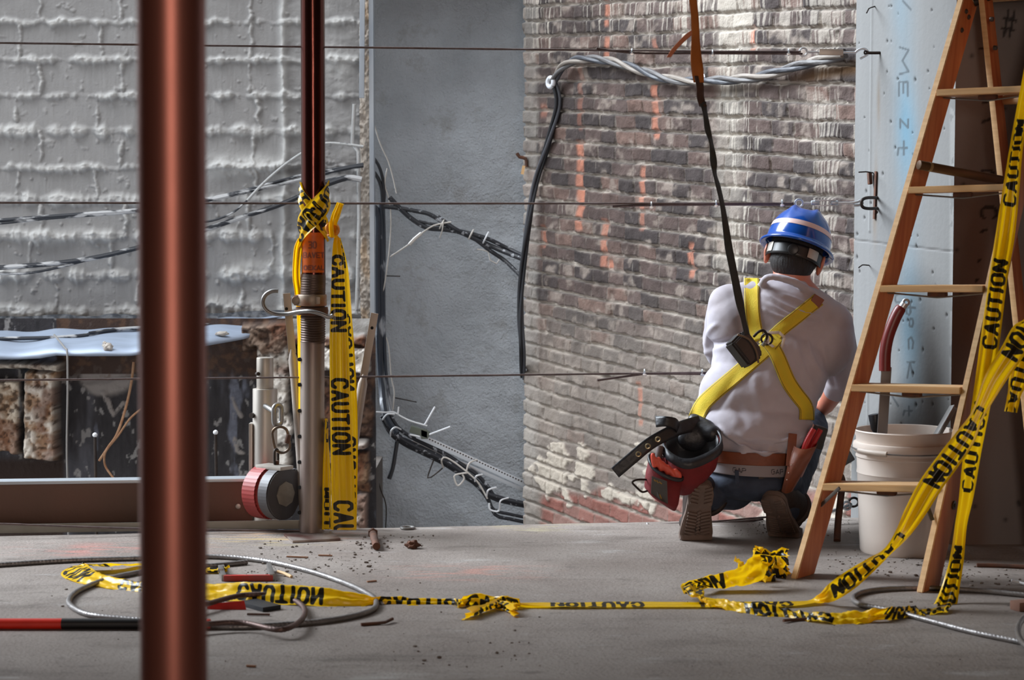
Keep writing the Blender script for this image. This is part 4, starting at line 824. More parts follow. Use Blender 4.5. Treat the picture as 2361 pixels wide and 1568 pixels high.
m = MB(); c0 = W(1990, 468, 6.3); m.tube(sv([oncol(2020, 456, -.01), W(2000, 456, 6.32), W(1988, 461, 6.3), W(1986, 470, 6.3), W(1990, 478, 6.3), W(2003, 481, 6.32), oncol(2020, 480, -.01)], 0.006), 0.0052, 10); m.build('anchor_eye', M_darkiron, label='dark anchor staple on the column at the lower turnbuckle', cat='anchor')
m = MB(); m.bar(oncol(2022, 395, .004), oncol(2018, 505, .004), KUX, 0.012, 0.004); m.bar(oncol(2012, 398, .012), oncol(2014, 425, .012), KUX, 0.014, 0.012, .002); m.build('rusted_bracket', M_rust, label='narrow rusted bracket on the pale column between the turnbuckles', cat='bracket')
for lb, q in (('bent tie wire at the top of the pale column', [(1998, 30), (2003, 20), (2016, 14)]), ('straight tie wire beside the rusted bracket', [(1980, 397), (1996, 396), (2012, 399)]), ('bent tie wire on the column just right of the blue helmet', [(1980, 617), (1988, 611), (2002, 612)])):
    wire('tie_wire', [W(q[0][0], q[0][1], 6.36), W(q[1][0], q[1][1], 6.38), oncol(q[2][0], q[2][1], -.005)], 0.0022, M_darkiron, lb, 'wire', 6)
# chain link at the foot, beside the bucket
t = empty('foot_chain', W(1950, 1165, 6.35), 'bright chain link and hook low down between column and bucket', 'chain')
m = MB(); m.tube(sv([W(1895, 1187, 6.3), W(1920, 1178, 6.33), W(1945, 1170, 6.35), W(1962, 1163, 6.38)], .01), 0.006, 8); m.torus(W(1952, 1166, 6.36), (0.3, 1, 0), 0.013, 0.0045, 18, 8); m.build('chain_hook', M_zinc, t)
m = MB(); m.torus(W(1968, 1158, 6.4), (0, 1, .3), 0.016, 0.004, 18, 8); m.build('chain_ring', M_darkiron, t)

# ================================================================ shoring post at the slab edge
YP = 6.12; base = G(718, 1236, 0)
t = empty('shoring_post', (base.x, YP, 0), 'weathered shoring post wrapped with yellow tape, standing on the slab edge', 'post')
def pp(px, py): return W(px, py, YP)
S_ = YP/FPX
m = MB(); m.cyl(pp(723, 655)+Vector((.006, 0, 2.79-pp(723, 655).z)), pp(723, 655), 0.0375, 40); m.build('upper_tube', M_pole2, t)
m = MB(); m.tube([pp(722.5, 632), pp(722.3, 640), pp(722, 655), pp(721, 680)], [0.0380, .0392, 0.0392, 0.0392], 40)
zs = [pp(721.5, 640+i*0.8) for i in range(0, 190)]
m.tube(zs, [0.0385+0.0013*math.sin(i*0.8/5.6*2*math.pi) for i in range(190)], 36); m.build('threaded_sleeve', mat('thread_steel', RGB(92, 76, 68), 0.5, 0.6, col2=RGB(70, 52, 44), scale=12, stretch=(1, 1, 4)), t)
m = MB(); m.cyl(pp(720.8, 788), pp(718.3, 1230), 0.0380, 40); lt = m.build('lower_tube', M_pole3, t)
M_hole = mat('hole_black', RGB(18, 16, 16), 0.9)
for y in (828, 886, 946, 1005, 1064, 1122, 1180):
    c = pp(696, y); m = MB(); m.cyl(c+Vector((-.006, -.02, 0)), c+Vector((.004, .01, 0)), 0.0062, 12); m.build('pin_hole', M_hole, lt)
m = MB(); m.lathe([(0.0385, -.018), (.045, -.018), (.047, -.014), (.047, .014), (.045, .018), (.0385, .018)], pp(719, 692), n=40)
m.box(pp(690, 692)+Vector((0, -.01, 0)), (0.03, 0.03, 0.032), bev=.004); m.cyl(pp(684, 692)+Vector((0, -.03, 0)), pp(684, 692)+Vector((0, .02, 0)), .0135, 12, bev=.003)
m.box(pp(737, 692)+Vector((0, -.046, 0)), (.012, .008, .022), bev=.002)
m.build('collar', mat('rusty_collar', RGB(150, 134, 118), 0.5, 0.5, col2=RGB(150, 76, 30), scale=26, contrast=(.45, .6)), t)
m = MB(); m.lathe([(.0385, -.012), (.05, -.012), (.052, 0), (.05, .012), (.0385, .012)], pp(719, 717), n=40); m.build('lower_ring', M_rust, t)
hk = [(641, 671), (628, 671), (613, 679), (606, 693), (608, 707), (618, 718), (636, 724), (662, 724), (690, 719), (716, 718), (740, 724), (758, 731), (768, 727)]
m = MB(); m.tube(sv([W(x, y, YP-.02-0.05*max(0, min(1, (x-650)/70))) for x, y in hk], .006), 0.0068, 14); m.build('handle', M_steel, t)
m = MB(); m.box(G(719, 1238, .004)+Vector((0, 0, 0)), (0.15, 0.15, 0.008), Matrix.Rotation(.3, 3, 'Z'), .002); m.build('base_plate', M_pole3, t)
# label with print seen through, on the tube
yy = np.linspace(pp(722, 536).z, pp(722, 628).z, 60); aa = np.linspace(-2.55, -0.45, 70); A_, Zz = np.meshgrid(aa, yy); cx = pp(722.5, 580).x
P = np.stack([cx+0.0388*np.cos(A_), YP+0.0388*np.sin(A_), Zz], -1); PX, PY = proj(P[..., 0], P[..., 1], P[..., 2])
sg = []
for tx, x0, y0, w_, h_, g_ in (('30', 712, 572, 7, 14, 3), ('BAVET', 700, 594, 7, 11, 3), ('OEKAL', 701, 622, 7, 9, 3)):
    s_, _ = text_segs(tx, x0, 0, w_, h_, g_); sg += [(x_[0], y0-x_[1], x_[2], y0-x_[3]) for x_ in s_]
sd = seg_sdf(PX, PY, sg, 1.6); tt = sstep(.8, -.8, sd)[..., None]*0.75
cc = C3(206, 96, 30)*(0.75+0.5*fbm(PX*.08, PY*.08, 301))[..., None]; cc = cc*(1-tt)+C3(70, 44, 48)*tt
tag(gridmesh('label_sticker', P, cc, mat_=attrmat('worn_orange_label', 'col', .45, .05, 60), parent=t), 'worn orange label with dark print')

# diagonal braces behind the post
BR = 'flattened brace tubes at the shoring post'
def brace(label, flat0, flat1, hole, body):
    t = empty('brace_tube', body[-1], label, 'tube', BR)
    m = MB(); m.tube(body, [0.006]+[0.0155]*(len(body)-1), 18); m.build('tube', M_pole3b, t)
    m = MB(); m.bar(flat0, flat1, (1, 0, 0.1), 0.024, 0.007, 0.002); m.build('flattened_end', M_pole3b, t)
    m = MB(); m.cyl(hole+Vector((0, -.0055, 0)), hole+Vector((0, .0055, 0)), 0.005, 14); m.build('bolt_hole', bpy.data.materials['hole_black'], t)
M_pole3b = mat('grey_brace', RGB(162, 152, 144), 0.5, 0.35, col2=RGB(132, 118, 108), scale=12, stretch=(1, 1, .2))
Yb = YP+0.09
brace('left grey brace tube with flattened top, leaning behind the shoring post', W(661, 676, Yb), W(674, 815, Yb), W(661, 712, Yb), [W(673, 805, Yb), W(676, 830, Yb), W(681, 880, Yb), W(690, 1000, Yb), W(697, 1100, Yb-.02), W(703, 1222, Yb-.04)])
brace('right grey brace tube with flattened top, leaning behind the hanging yellow tape', W(864, 722, Yb), W(838, 872, Yb), W(858, 756, Yb), [W(840, 862, Yb), W(836, 885, Yb), W(829, 930, Yb), W(817, 1010, Yb), W(808, 1090, Yb), W(795, 1222, Yb)])

# ================================================================ aluminium beam on the slab edge
yb_ = 6.16
bx0, bx1 = W(-300, 1225, yb_).x, W(692, 1225, yb_).x
def beamdir(px): return yb_+px*(.0002)
A0 = W(-250, 1232, 6.10); A0.z = 0; A1 = W(692, 1225, 6.22); A1.z = 0; dx = (A1-A0).normalized(); ny = Vector((-dx.y, dx.x, 0))
t = empty('aluminium_beam', (A0+A1)/2, 'long aluminium beam with rust-stained web lying on the slab edge', 'beam')
def prof(y0, y1, z0, z1, xa, xb, name, m_, par=t, bev=.0015):
    p = A0+dx*xa; q = A0+dx*xb; c = (p+q)/2+ny*((y0+y1)/2); c.z = (z0+z1)/2
    R = Matrix((dx, ny, Vector((0, 0, 1)))).transposed(); return MB().box(c, ((q-p).length, y1-y0, z1-z0), R, bev).build(name, m_, par)
Lb = (A1-A0).length; xe = Lb*(578+250)/(692+250)
M_web = mat('rust_stained_web', RGB(112, 80, 66), 0.6, 0.2, col2=RGB(84, 70, 60), scale=3, bump=0.1)
prof(0.0, 0.09, 0.0, 0.010, 0, Lb, 'bottom_flange', M_alu); prof(-0.004, 0.004, 0.0, 0.028, 0, Lb, 'front_lip', mat('beam_lip', RGB(150, 146, 136), .5, .4, col2=RGB(110, 106, 92), scale=8))
prof(0.075, 0.083, 0.010, 0.152, 0, xe, 'web', M_web); prof(0.03, 0.10, 0.150, 0.160, 0, xe, 'top_flange', M_perf)
e = A0+dx*(xe-.045)+ny*0.072; e.z = 0.065; MB().cyl(e, e+ny*-.006, 0.009, 16, bev=.002).build('rivet', M_alu, t)
# aluminium upright with eye bolt
Yu = 6.34
t = empty('aluminium_upright', W(612, 1210, Yu), 'short two-part aluminium upright tube standing at the beam end', 'post')
MB().cyl(W(611, 1214, Yu), W(611, 896, Yu), 0.040, 40, bev=.002).build('lower_tube', M_alu, t)
MB().cyl(W(611, 897, Yu), W(611, 824, Yu), 0.0275, 40, bev=.003).build('upper_tube', M_alu, t)
MB().bar(W(580, 1214, Yu), W(580, 975, Yu), (1, 0, 0), 0.012, 0.05, .002).build('side_plate', M_alu, t)
MB().cyl(W(592, 862, Yu-.02), W(596, 862, Yu-.045), .006, 12).build('bolt', M_darkiron, t); MB().cyl(W(583, 958, Yu-.02), W(579, 958, Yu-.03), .009, 10).build('bolt', M_darkiron, t)
ep = W(640, 957, 6.2)
m = MB(); m.cyl(W(611, 936, Yu-.035), W(634, 950, 6.22), 0.0085, 14, bev=.002); m.build('eye_bolt_shank', M_steel, t)
t = empty('eye_bolt', ep, 'heavy eye bolt ring sticking out of the aluminium upright', 'eye bolt')
def oval(c, axis, lx, lz, r, n=40, rough=0, ang=0):
    ax = Vector(axis).normalized(); w = Vector((0, 0, 1)); w = (w-ax*w.dot(ax)).normalized(); u = w.cross(ax); pts = []
    for k in range(n+1):
        a_ = 2*math.pi*k/n; p = u*math.cos(a_)*lx+w*(math.sin(a_)*lx*0.9+(lz-lx)*(1 if math.sin(a_) > 0 else -1)*min(1, abs(math.sin(a_))*4))
        if ang: p = Quaternion(ax, ang) @ p
        pts.append(Vector(c)+p)
    return pts
m = MB(); m.tube(oval(ep, (0.75, -0.66, 0), 0.016, 0.034, 0), 0.0082, 12, cap=False); m.build('ring', M_steel, t)
t = empty('snap_chain', W(645, 1020, 6.18), 'chain of carabiner and small link holding the red lifeline block', 'chain')
m = MB(); m.tube(oval(W(648, 1014, 6.18), (0.15, 1, 0), 0.026, 0.044, 0, ang=-.18), 0.0046, 10, cap=False); m.build('carabiner', mat('brown_steel', RGB(96, 86, 78), .4, .8, col2=RGB(120, 92, 60), scale=60), t)
m = MB(); m.cyl(W(661, 1022, 6.17), W(666, 1002, 6.17), .0078, 12, bev=.002); m.build('screw_gate', M_rust, t)
m = MB(); m.tube(oval(W(637, 1054, 6.18), (0.9, -.4, 0), 0.011, 0.026, 0), 0.0042, 10, cap=False); m.build('link', M_darkiron, t)
m = MB(); m.cyl(W(638, 1062, 6.18), W(638, 1078, 6.18), .0075, 12, bev=.002); m.build('swivel', M_rust, t)
# red self retracting block
cR = W(631, 1136, 6.17); axd = Vector((0.80, -0.60, 0.0)).normalized(); tz = Vector((0, 0, 1)); hd = tz.cross(axd).normalized()
t = empty('lifeline_block', cR+Vector((0, 0, -.08)), 'round red and grey lifeline block hanging from the chain beside the post', 'lifeline block')
RR = 0.086
pts = [(RR*math.cos(a_), RR*math.sin(a_)) for a_ in np.linspace(math.radians(52), math.radians(360-20), 34)]
m = MB(); m.prism([(p[0], p[1]) for p in pts], 0.070, cR-axd*.031, hd, tz, .008); m.build('red_housing', mat('faded_red_plastic', RGB(150, 48, 44), 0.5, 0, col2=RGB(120, 40, 38), scale=10), t)
pts2 = [(0.083*math.cos(a_), 0.083*math.sin(a_)) for a_ in np.linspace(math.radians(60), math.radians(360-60), 34)]+[(.075, -.03), (.075, .04), (.055, .078)]
m = MB(); m.prism(pts2, 0.045, cR+axd*.028, hd, tz, .004); m.build('grey_housing', mat('grey_plastic', RGB(80, 78, 80), .5, .1, col2=RGB(68, 66, 68), scale=20), t)
m = MB(); m.box(cR+axd*.004+tz*.083, (.06, .11, .012), Matrix((hd, axd, tz)).transposed(), .003); m.build('top_plate', M_alu, t)
m = MB(); m.cyl(cR+axd*.050, cR+axd*.0545, .040, 8); m.build('plate_label', mat('label_grey', RGB(142, 134, 122), .5, 0, col2=RGB(104, 96, 90), scale=30), t, smooth=False)

# ================================================================ step ladder
def lad(name, pts_lo, pts_hi, wdir, w, t_, mt, parent): return MB().bar(pts_lo, pts_hi, wdir, w, t_, 0.0025).build(name, mt, parent)
th = math.radians(38); dT = Vector((math.cos(th), -math.sin(th), 0)); dW = Vector((math.sin(th), math.cos(th), 0))
FL0 = G(1822, 1334, 0); FL1 = W(2213, -20, 5.78)
FR0 = G(2112, 1366, 0); FR1 = W(2422, -20, 5.62)
t = empty('step_ladder', (FL0+FR0)/2, 'wooden step ladder standing at the right beside the white bucket', 'ladder')
LW, LT = 0.094, 0.0195
def railbar(A, B, name, tz0=0):
    ax = (B-A).normalized(); wd = (dW-ax*dW.dot(ax)).normalized(); td = ax.cross(wd); td = td if td.dot(dT) > 0 else -td
    # front-left edge of the rail is at A..B, cut flat on the floor
    b = bmesh.new(); vs = []
    for P_ in (A, B):
        for i, j in ((0, 0), (1, 0), (1, 1), (0, 1)):
            q = P_+wd*(LW*i)+td*(LT*j)
            if P_ is A: q = q-ax*(q.z/ax.z)
            vs.append(b.verts.new(q))
    for f in ((0, 1, 2, 3), (4, 5, 6, 7), (0, 1, 5, 4), (1, 2, 6, 5), (2, 3, 7, 6), (3, 0, 4, 7)): b.faces.new([vs[i] for i in f])
    bmesh.ops.recalc_face_normals(b, faces=b.faces); bmesh.ops.bevel(b, geom=b.edges[:], offset=.0025, segments=2, affect='EDGES')
    front = []
    for f in b.faces:
        c = f.calc_center_median(); front.append(abs(f.normal.dot(wd)) > 0.85)
    for f, k in zip(b.faces, front): f.material_index = 1 if k else 0
    m = MB(); me = bpy.data.meshes.new('t'); b.to_mesh(me); b.free(); m.bm.from_mesh(me); bpy.data.meshes.remove(me)
    return m.build(name, [M_rail, M_tread], t), wd, td, ax
M_rail_o, wdL, tdL, axL = railbar(FL0, FL1, 'front_rail')
_, wdR, tdR, axR = railbar(FR0, FR1, 'front_rail')
def on(A, B, y):
    lo, hi = 0.0, 1.0
    for _ in range(40):
        m_ = (lo+hi)/2; p = A.lerp(B, m_)
        if proj(p.x, p.y, p.z)[1] > y: lo = m_
        else: hi = m_
    return A.lerp(B, lo)
treads = [(213, 205), (437, 432), (664, 666), (892, 901), (1120, 1128)]
for k, (yl, yr) in enumerate(treads):
    a = on(FL0, FL1, yl)+tdL*LT; c = on(FR0, FR1, yr)
    ww = 0.085; fwd = Vector((dW.x, dW.y, 0)); d_ = (c-a); off = fwd*0.0
    q = [a+fwd*(-0.006), c+fwd*(-0.006), c+fwd*(ww), a+fwd*ww]; h_ = Vector((0, 0, 0.0095))
    vs = [p-h_ for p in q]+[p+h_ for p in q]
    b = bmesh.new(); vv = [b.verts.new(p) for p in vs]
    for f in ((0, 1, 2, 3), (4, 5, 6, 7), (0, 1, 5, 4), (1, 2, 6, 5), (2, 3, 7, 6), (3, 0, 4, 7)): b.faces.new([vv[i] for i in f])
    bmesh.ops.recalc_face_normals(b, faces=b.faces); bmesh.ops.bevel(b, geom=b.edges[:], offset=.002, segments=2, affect='EDGES')
    m = MB(); m._take(b); m.build('tread', M_tread, t)
    mid = (a+c)/2+fwd*.04
    if k < 4 or True:
        m = MB(); m.tube([a+fwd*.045-h_*1.3, mid-Vector((0, 0, .026)), c+fwd*.045-h_*1.3], .0026, 8); m.build('tread_rod', M_steel, t)
        m = MB(); m.bar(mid-dT*.028-Vector((0, 0, .0165)), mid+dT*.028-Vector((0, 0, .0165)), (0, 0, 1), .015, .02, .006); m.build('truss_block', M_rust, t)
def bolt(y, A, B, wd, td, u=.5, s=1.0):
    p = on(A, B, y)+wd*(LW*u)+td*(LT+.001); m = MB(); m.cyl(p-td*.001, p+td*.003, .0125*s, 18, bev=.001); m.cyl(p, p+td*.006, .006*s, 10, bev=.001); m.build('rail_bolt', M_steelb, t)
M_steelb = mat('bolt_grey', RGB(92, 84, 78), .45, .7)
for y in (905, 1148, 675): bolt(y, FR0, FR1, wdR, tdR, .72)
for y, u in ((14, .35), (18, .62), (55, .42)): bolt(y, FL0, FL1, wdL, tdL, u, .6)
# rear rail
RL0 = G(2392, 1285, 0); RL1 = W(2254, -20, 5.80)
def rear(A, B):
    ax = (B-A).normalized(); wd = (dW-ax*dW.dot(ax)).normalized(); td = ax.cross(wd); td = td if td.dot(dT) > 0 else -td
    m = MB(); m.bar(A+wd*.03+td*.009, B+wd*.03+td*.009, wd, .062, .018, .002)
    for f in m.bm.faces:
        f.normal_update(); f.material_index = 1 if abs(f.normal.dot(wd)) > .85 else 0
    return m.build('rear_rail', [M_rail, M_tread], t)
rear(RL0, RL1); rear(RL0+dT*.5, RL1+dT*.27)
for y in (44, 110):
    p = W(2283 if y < 60 else 2291, y, 5.74); MB().cyl(p, p+tdL*.01, .007, 12, bev=.001).build('rail_bolt', M_steelb, t)
MB().cyl(W(2298, 232, 5.86), W(2420, 226, 5.6), .0135, 18, bev=.003).build('rear_dowel', M_tread, t)
MB().cyl(W(2246, 6, 5.82), W(2300, -16, 5.8), .012, 12).build('hinge_bar', M_darkiron, t)
_tc = [FL1+dT*-.01, FR1+dT*.03, FR1+dT*.03+dW*.16, FL1+dT*-.01+dW*.16]
m = MB(); _c = sum(_tc, Vector())/4; m.box(_c, ((FR1-FL1).length+.05, .16, .022), Matrix((dT, dW, Vector((0, 0, 1)))).transposed(), .003); m.build('top_cap', M_tread, t)
# spreader rod crossing behind
m = MB(); m.cyl(W(2118, 380, 5.55), W(2310, 416, 5.66), .0135, 18, bev=.002); sp = m.build('spreader_rod', mat('dull_brown_metal', RGB(88, 62, 38), .5, .4, col2=RGB(70, 50, 34), scale=12), t)
MB().cyl(W(2140, 384, 5.562), W(2146, 385.5, 5.566), .0139, 18).build('clear_sleeve', mat('sleeve', RGB(128, 108, 76), .3), sp)
# foot bracket
m = MB(); p = on(FL0, FL1, 1195)+wdL*.052+tdL*(LT+.002); q = on(FL0, FL1, 1112)+wdL*.085+tdL*.05
p = W(1876, 1180, 5.44); m.bar(W(1877, 1202, 5.42), W(1877, 1176, 5.43), (1, 0, 0), .016, .004, .001); m.bar(W(1877, 1180, 5.43), W(1936, 1125, 5.36), (0, 0, 1), .009, .005, .001); m.build('tread_brace', M_steelb, t)
m = MB(); m.bar(W(2150, 1200, 5.2), W(2138, 1168, 5.22), (1, 0, 0), .012, .004, .001); m.build('tread_brace', M_steelb, t)

# ================================================================ white bucket
bc = G(2072, 1270, 0); bc = Vector((bc.x+0.012, 5.80, 0))
t = empty('plastic_bucket', bc, 'dirty white plastic bucket behind the ladder, holding tools', 'bucket')
H_ = 0.368; r0, r1 = 0.128, 0.150
def rb(h): return r0+(r1-.006-r0)*h/H_
pr = [(0.0, .004), (r0-.008, .004), (r0-.003, .0), (r0, .006), (rb(.05), .05), (rb(.15), .15), (rb(.235), .235), (rb(.235)+.002, .238), (rb(.25), .25), (rb(.283), .283), (rb(.285)+.003, .286), (rb(.288)+.003, .290), (rb(.295), .296), (rb(.302)+.009, .303), (rb(.303)+.0105, .309), (rb(.305)+.0105, .322), (rb(.32)+.008, .329), (rb(.33), .331), (rb(.345), .345), (rb(.350)+.003, .352), (rb(.36)+.003, .361), (rb(.362)+.005, .364), (rb(.366)+.003, .3675), (rb(.366)-.001, .366), (rb(.36)-.003, .35), (rb(.1)-.003, .1), (r0-.004, .008), (0, .008)]
M_bucket = mat('dirty_white_plastic', RGB(226, 214, 204), 0.42, 0, col2=RGB(204, 190, 178), scale=4, stretch=(1, 1, .4))
m = MB(); m.lathe(pr, bc, n=96); m.build('pail', M_bucket, t)
hp = []; zc = bc.z+.315
for k in range(25):
    a_ = math.pi+math.pi*k/24; hp.append(bc+Vector((math.cos(a_)*(r1+.008), math.sin(a_)*(r1+.012), .315-.006*math.sin(math.pi*k/24)-0.004*k/24)))
m = MB(); m.tube(hp, .0022, 8); m.build('wire_handle', M_steel, t)
g = [p+Vector((0, 0, 0)) for p in hp if p.x < bc.x-.07 and p.y < bc.y-.01]; g = hp[3:9]
m = MB(); m.tube(g, .0078, 12); m.build('handle_grip', mat('grip_white', RGB(200, 188, 176), .5), t)
# tools in the bucket
t = empty('red_handled_tool', bc+Vector((0, 0, .02)), 'tool with curved red grip and steel shaft standing in the bucket', 'tool')
Yt = bc.y-.02
m = MB(); m.bar(W(2044, 846, Yt), W(2033, 1015, Yt), (1, 0, 0), .030, .008, .0015); m.bar(W(2033, 1012, Yt), bc+Vector((-.06, .0, .02)), (1, 0, 0), .030, .008, .001); m.build('shaft', mat('grey_tool_steel', RGB(104, 98, 96), .5, .5), t)
gp = sv([W(2040, 855, Yt), W(2041, 815, Yt), W(2047, 780, Yt), W(2058, 748, Yt), W(2070, 722, Yt), W(2079, 708, Yt)], .006)
m = MB(); m.tube(gp, [.0175]*(len(gp)-3)+[.0172, .0165, .014], 18); g_ = m.build('grip', mat('maroon_grip', RGB(112, 34, 32), .38, 0, col2=RGB(96, 30, 28), scale=20), t)
m = MB(); m.tube([W(2078, 712, Yt), W(2086, 700, Yt)], .012, 14); m.torus(W(2089, 697, Yt), (0, 1, 0), .008, .0042, 18, 8); m.build('end_cap', M_zinc, t)
wire('black_hose_end', [W(2016, 955, Yt+.06), W(2022, 985, Yt+.06), W(2032, 1015, Yt+.07), W(2050, 1180, Yt+.05)], [.022]*4 if False else .019, M_black, 'short black rubber hose end inside the bucket', 'hose', 16)
m = MB(); m.bar(W(2196, 935, Yt+.06), W(2150, 1015, Yt+.02), (0, 1, .2), .03, .004, .001); m.bar(W(2200, 938, Yt+.07), W(2154, 1018, Yt+.03), (1, 0, .2), .02, .004, .001); m.bar(W(2152, 1012, Yt+.025), W(2120, 1120, Yt+.02), (0, 1, .2), .03, .004, .001); m.build('metal_angle', M_steel, label='grey metal angle leaning against the right rim inside the bucket', cat='metal angle')
# rusty bar standing left of the bucket, black holder on it
t = empty('rusty_bar', G(1930, 1246, 0), 'rusty hooked bar standing on the floor left of the bucket', 'bar')
bp = sv([G(1930, 1247, 0.002)]+[W(x, y, 5.98+.001*(1247-y)) for x, y in ((1933, 1200), (1938, 1150), (1942, 1115), (1940, 1100), (1932, 1090), (1924, 1092))], .01)
m = MB(); m.tube(bp, .0115, 10, strands=1, twist=30, depth=.1); m.build('bar', M_rust, t)
MB().bar(W(1937, 1062, 5.9), W(1963, 1046, 5.9), (0, 0, 1), .040, .03, .006).build('rubber_block', M_black, label='black rubber block behind the ladder rail, left of the bucket', cat='block')

# ================================================================ yellow tape
y_ = 6.07
T = dict(label='yellow caution tape hanging in long strips from the shoring post', cat='tape')
root = empty('hanging_tape', pp(770, 540), T['label'], 'tape')
Yf = YP-.05
ribbon('front_strip', [PV(776, 545, Yf, 5, 0, .0), PV(779, 600, Yf, 13, 0, -.015), PV(780, 680, Yf, 17, 0, -.02), PV(782, 800, Yf, 22, 0, -.01), PV(785, 950, Yf, 24, 0, -.005), PV(790, 1100, Yf, 26.5, 0, 0), PV(793, 1222, Yf, 28, 0, 0)], phase=0.385-0.032, rd=1, up=1, parent=root)
ribbon('back_strip', [PV(780, 548, Yf+.03, 5, 0, 0), PV(792, 620, Yf+.03, 10, 0, .02), PV(796, 720, Yf+.03, 15, 0, .02), PV(800, 850, Yf+.03, 20, 0, .01), PV(803, 1000, Yf+.03, 22, 0, .01), PV(800, 1120, Yf+.03, 24, 0, .0), PV(799, 1221, Yf+.03, 23, 0, .0)], phase=.17, rd=1, up=-1, parent=root)
ribbon('left_strip', [PV(752, 965, Yf+.04, 2, 0, .03), PV(752, 1020, Yf+.04, 5, 0, .03), PV(753, 1100, Yf+.04, 9, 0, .03), PV(754, 1221, Yf+.04, 12, 0, .03)], phase=.1, rd=-1, parent=root)
ribbon('loose_end', [PV(770, 548, Yf-.02, 8, 2, .01), PV(768, 520, Yf-.02, 8, 2, .01), PV(773, 500, Yf-.02, 9, 4, .0), PV(779, 484, Yf-.02, 8, 4, .0), PV(785, 468, Yf-.02, 8, 2, .0)], phase=0, text=False, parent=root, crumple=.006)
wr = empty('wrapped_tape', pp(722, 500), 'yellow caution tape wound crosswise round the shoring post', 'tape')
def wrapband(a0, y0, a1, y1, hw, name, ph, up=1, r=.041, n=16, rd=1, rot=None):
    st = []
    for k in range(n):
        t_ = k/(n-1); a_ = a0+(a1-a0)*t_; yy_ = y0+(y1-y0)*t_; c = pp(724, yy_); p = Vector((c.x+r*math.cos(a_), YP+r*math.sin(a_), c.z))
        tan = Vector((-math.sin(a_)*r*(a1-a0), math.cos(a_)*r*(a1-a0), -(y1-y0)*S_)).normalized(); nrm_ = Vector((math.cos(a_), math.sin(a_), 0)); st.append((p, nrm_.cross(tan)*hw))
    ribbon(name, st, phase=ph, rd=rd, up=up, parent=wr)
R_ = math.radians
wrapband(R_(-190), 432, R_(5), 545, .026, 'band', .10, r=.0415)
wrapband(R_(10), 432, R_(-195), 560, .034, 'band', .24, r=.0440, rd=-1, up=1)
m = MB(); kp = [(768, 545), (760, 535), (755, 524), (764, 516), (775, 522), (777, 534), (768, 542), (757, 538)]
m.tube(sv([W(x, y, YP-.05-(i % 3)*.008) for i, (x, y) in enumerate(kp)], .004), .0085, 10); m.build('knot', mat('orange_knot', RGB(216, 132, 14), .4, 0, col2=RGB(190, 110, 20), scale=60, bump=.4), wr)
ribbon('left_tail', [PV(696, 545, YP-.01, 10, -6, 0), PV(688, 570, YP-.01, 10, -2, 0), PV(684, 610, YP-.01, 9, 0, 0), PV(684, 645, YP+.0, 9, 0, 0), PV(688, 680, YP+.01, 8, 0, .0), PV(691, 760, YP+.05, 4, 0, .02), PV(692, 860, YP+.05, 2.5, 0, .03), PV(692, 950, YP+.05, 1.5, 0, .03)], phase=.2, text=False, parent=wr)
# ladder tape
M2 = 'yellow caution tape '
ribbon('caution_tape', [PV(2378, 120, 5.25, 10, 0, .02), PV(2358, 250, 5.25, 14, 2, .02), PV(2342, 350, 5.22, 16, 3, .01), PV(2332, 430, 5.2, 19, 4, .01), PV(2318, 540, 5.2, 22, 4, 0), PV(2302, 640, 5.18, 21, 4, .0), PV(2286, 760, 5.16, 22, 4, 0), PV(2270, 880, 5.14, 22, 4, .01), PV(2254, 980, 5.12, 20, 4, .02), PV(2240, 1060, 5.12, 19, 4, .02), PV(2227, 1150, 5.1, 16, 3, .02), PV(2216, 1210, 5.09, 14, 2, .02), PV(2206, 1290, 5.06, 16, 3, .01), PV(2193, 1350, 5.03, 20, 4, 0), PV(2182, 1390, 4.99, 24, 6, 0), PV(2172, 1402, 4.97, 20, 8, 0)], phase=.063, rd=-1, up=-1, label=M2+'hanging straight down beside the right ladder rail', cat='tape')
ribbon('caution_tape', [(W(2470, 560, 4.96), Vector((.035, 0, .01))), (W(2400, 700, 4.96), Vector((.028, 0, .02))), PV(2361, 765, 4.98, 24, 14, 0), PV(2335, 810, 5.0, 24, 14, 0), PV(2290, 880, 5.0, 20, 14, .01), PV(2255, 955, 5.0, 13, 9, .015), PV(2225, 1010, 5.0, 20, 13, .01), PV(2185, 1065, 5.0, 22, 15, .0), PV(2145, 1120, 5.0, 24, 12, .0), PV(2110, 1180, 5.0, 22, 10, .0), PV(2080, 1230, 5.0, 14, 9, .015), PV(2045, 1272, 4.99, 6, 8, .02), PV(2010, 1300, 4.98, 10, 12, .01), PV(1960, 1338, 4.97, 10, 20, 0), PV(1915, 1368, 4.96, 6, 19, 0.02), gl(1880, 1385, .0, -.036, .002, .006), gl(1820, 1392, 0, -.037, .002), gl(1700, 1394, .0, -.037, .0), gl(1600, 1394, 0, -.037, .002), gl(1450, 1394, 0, -.037, 0), gl(1300, 1395, 0, -.036, .003), gl(1215, 1395, 0, -.028, .004), gl(1180, 1394, .01, -.016, .01, .012)], phase=.315, rd=1, up=1, label=M2+'stretched diagonally from ladder down and across the floor', cat='tape')
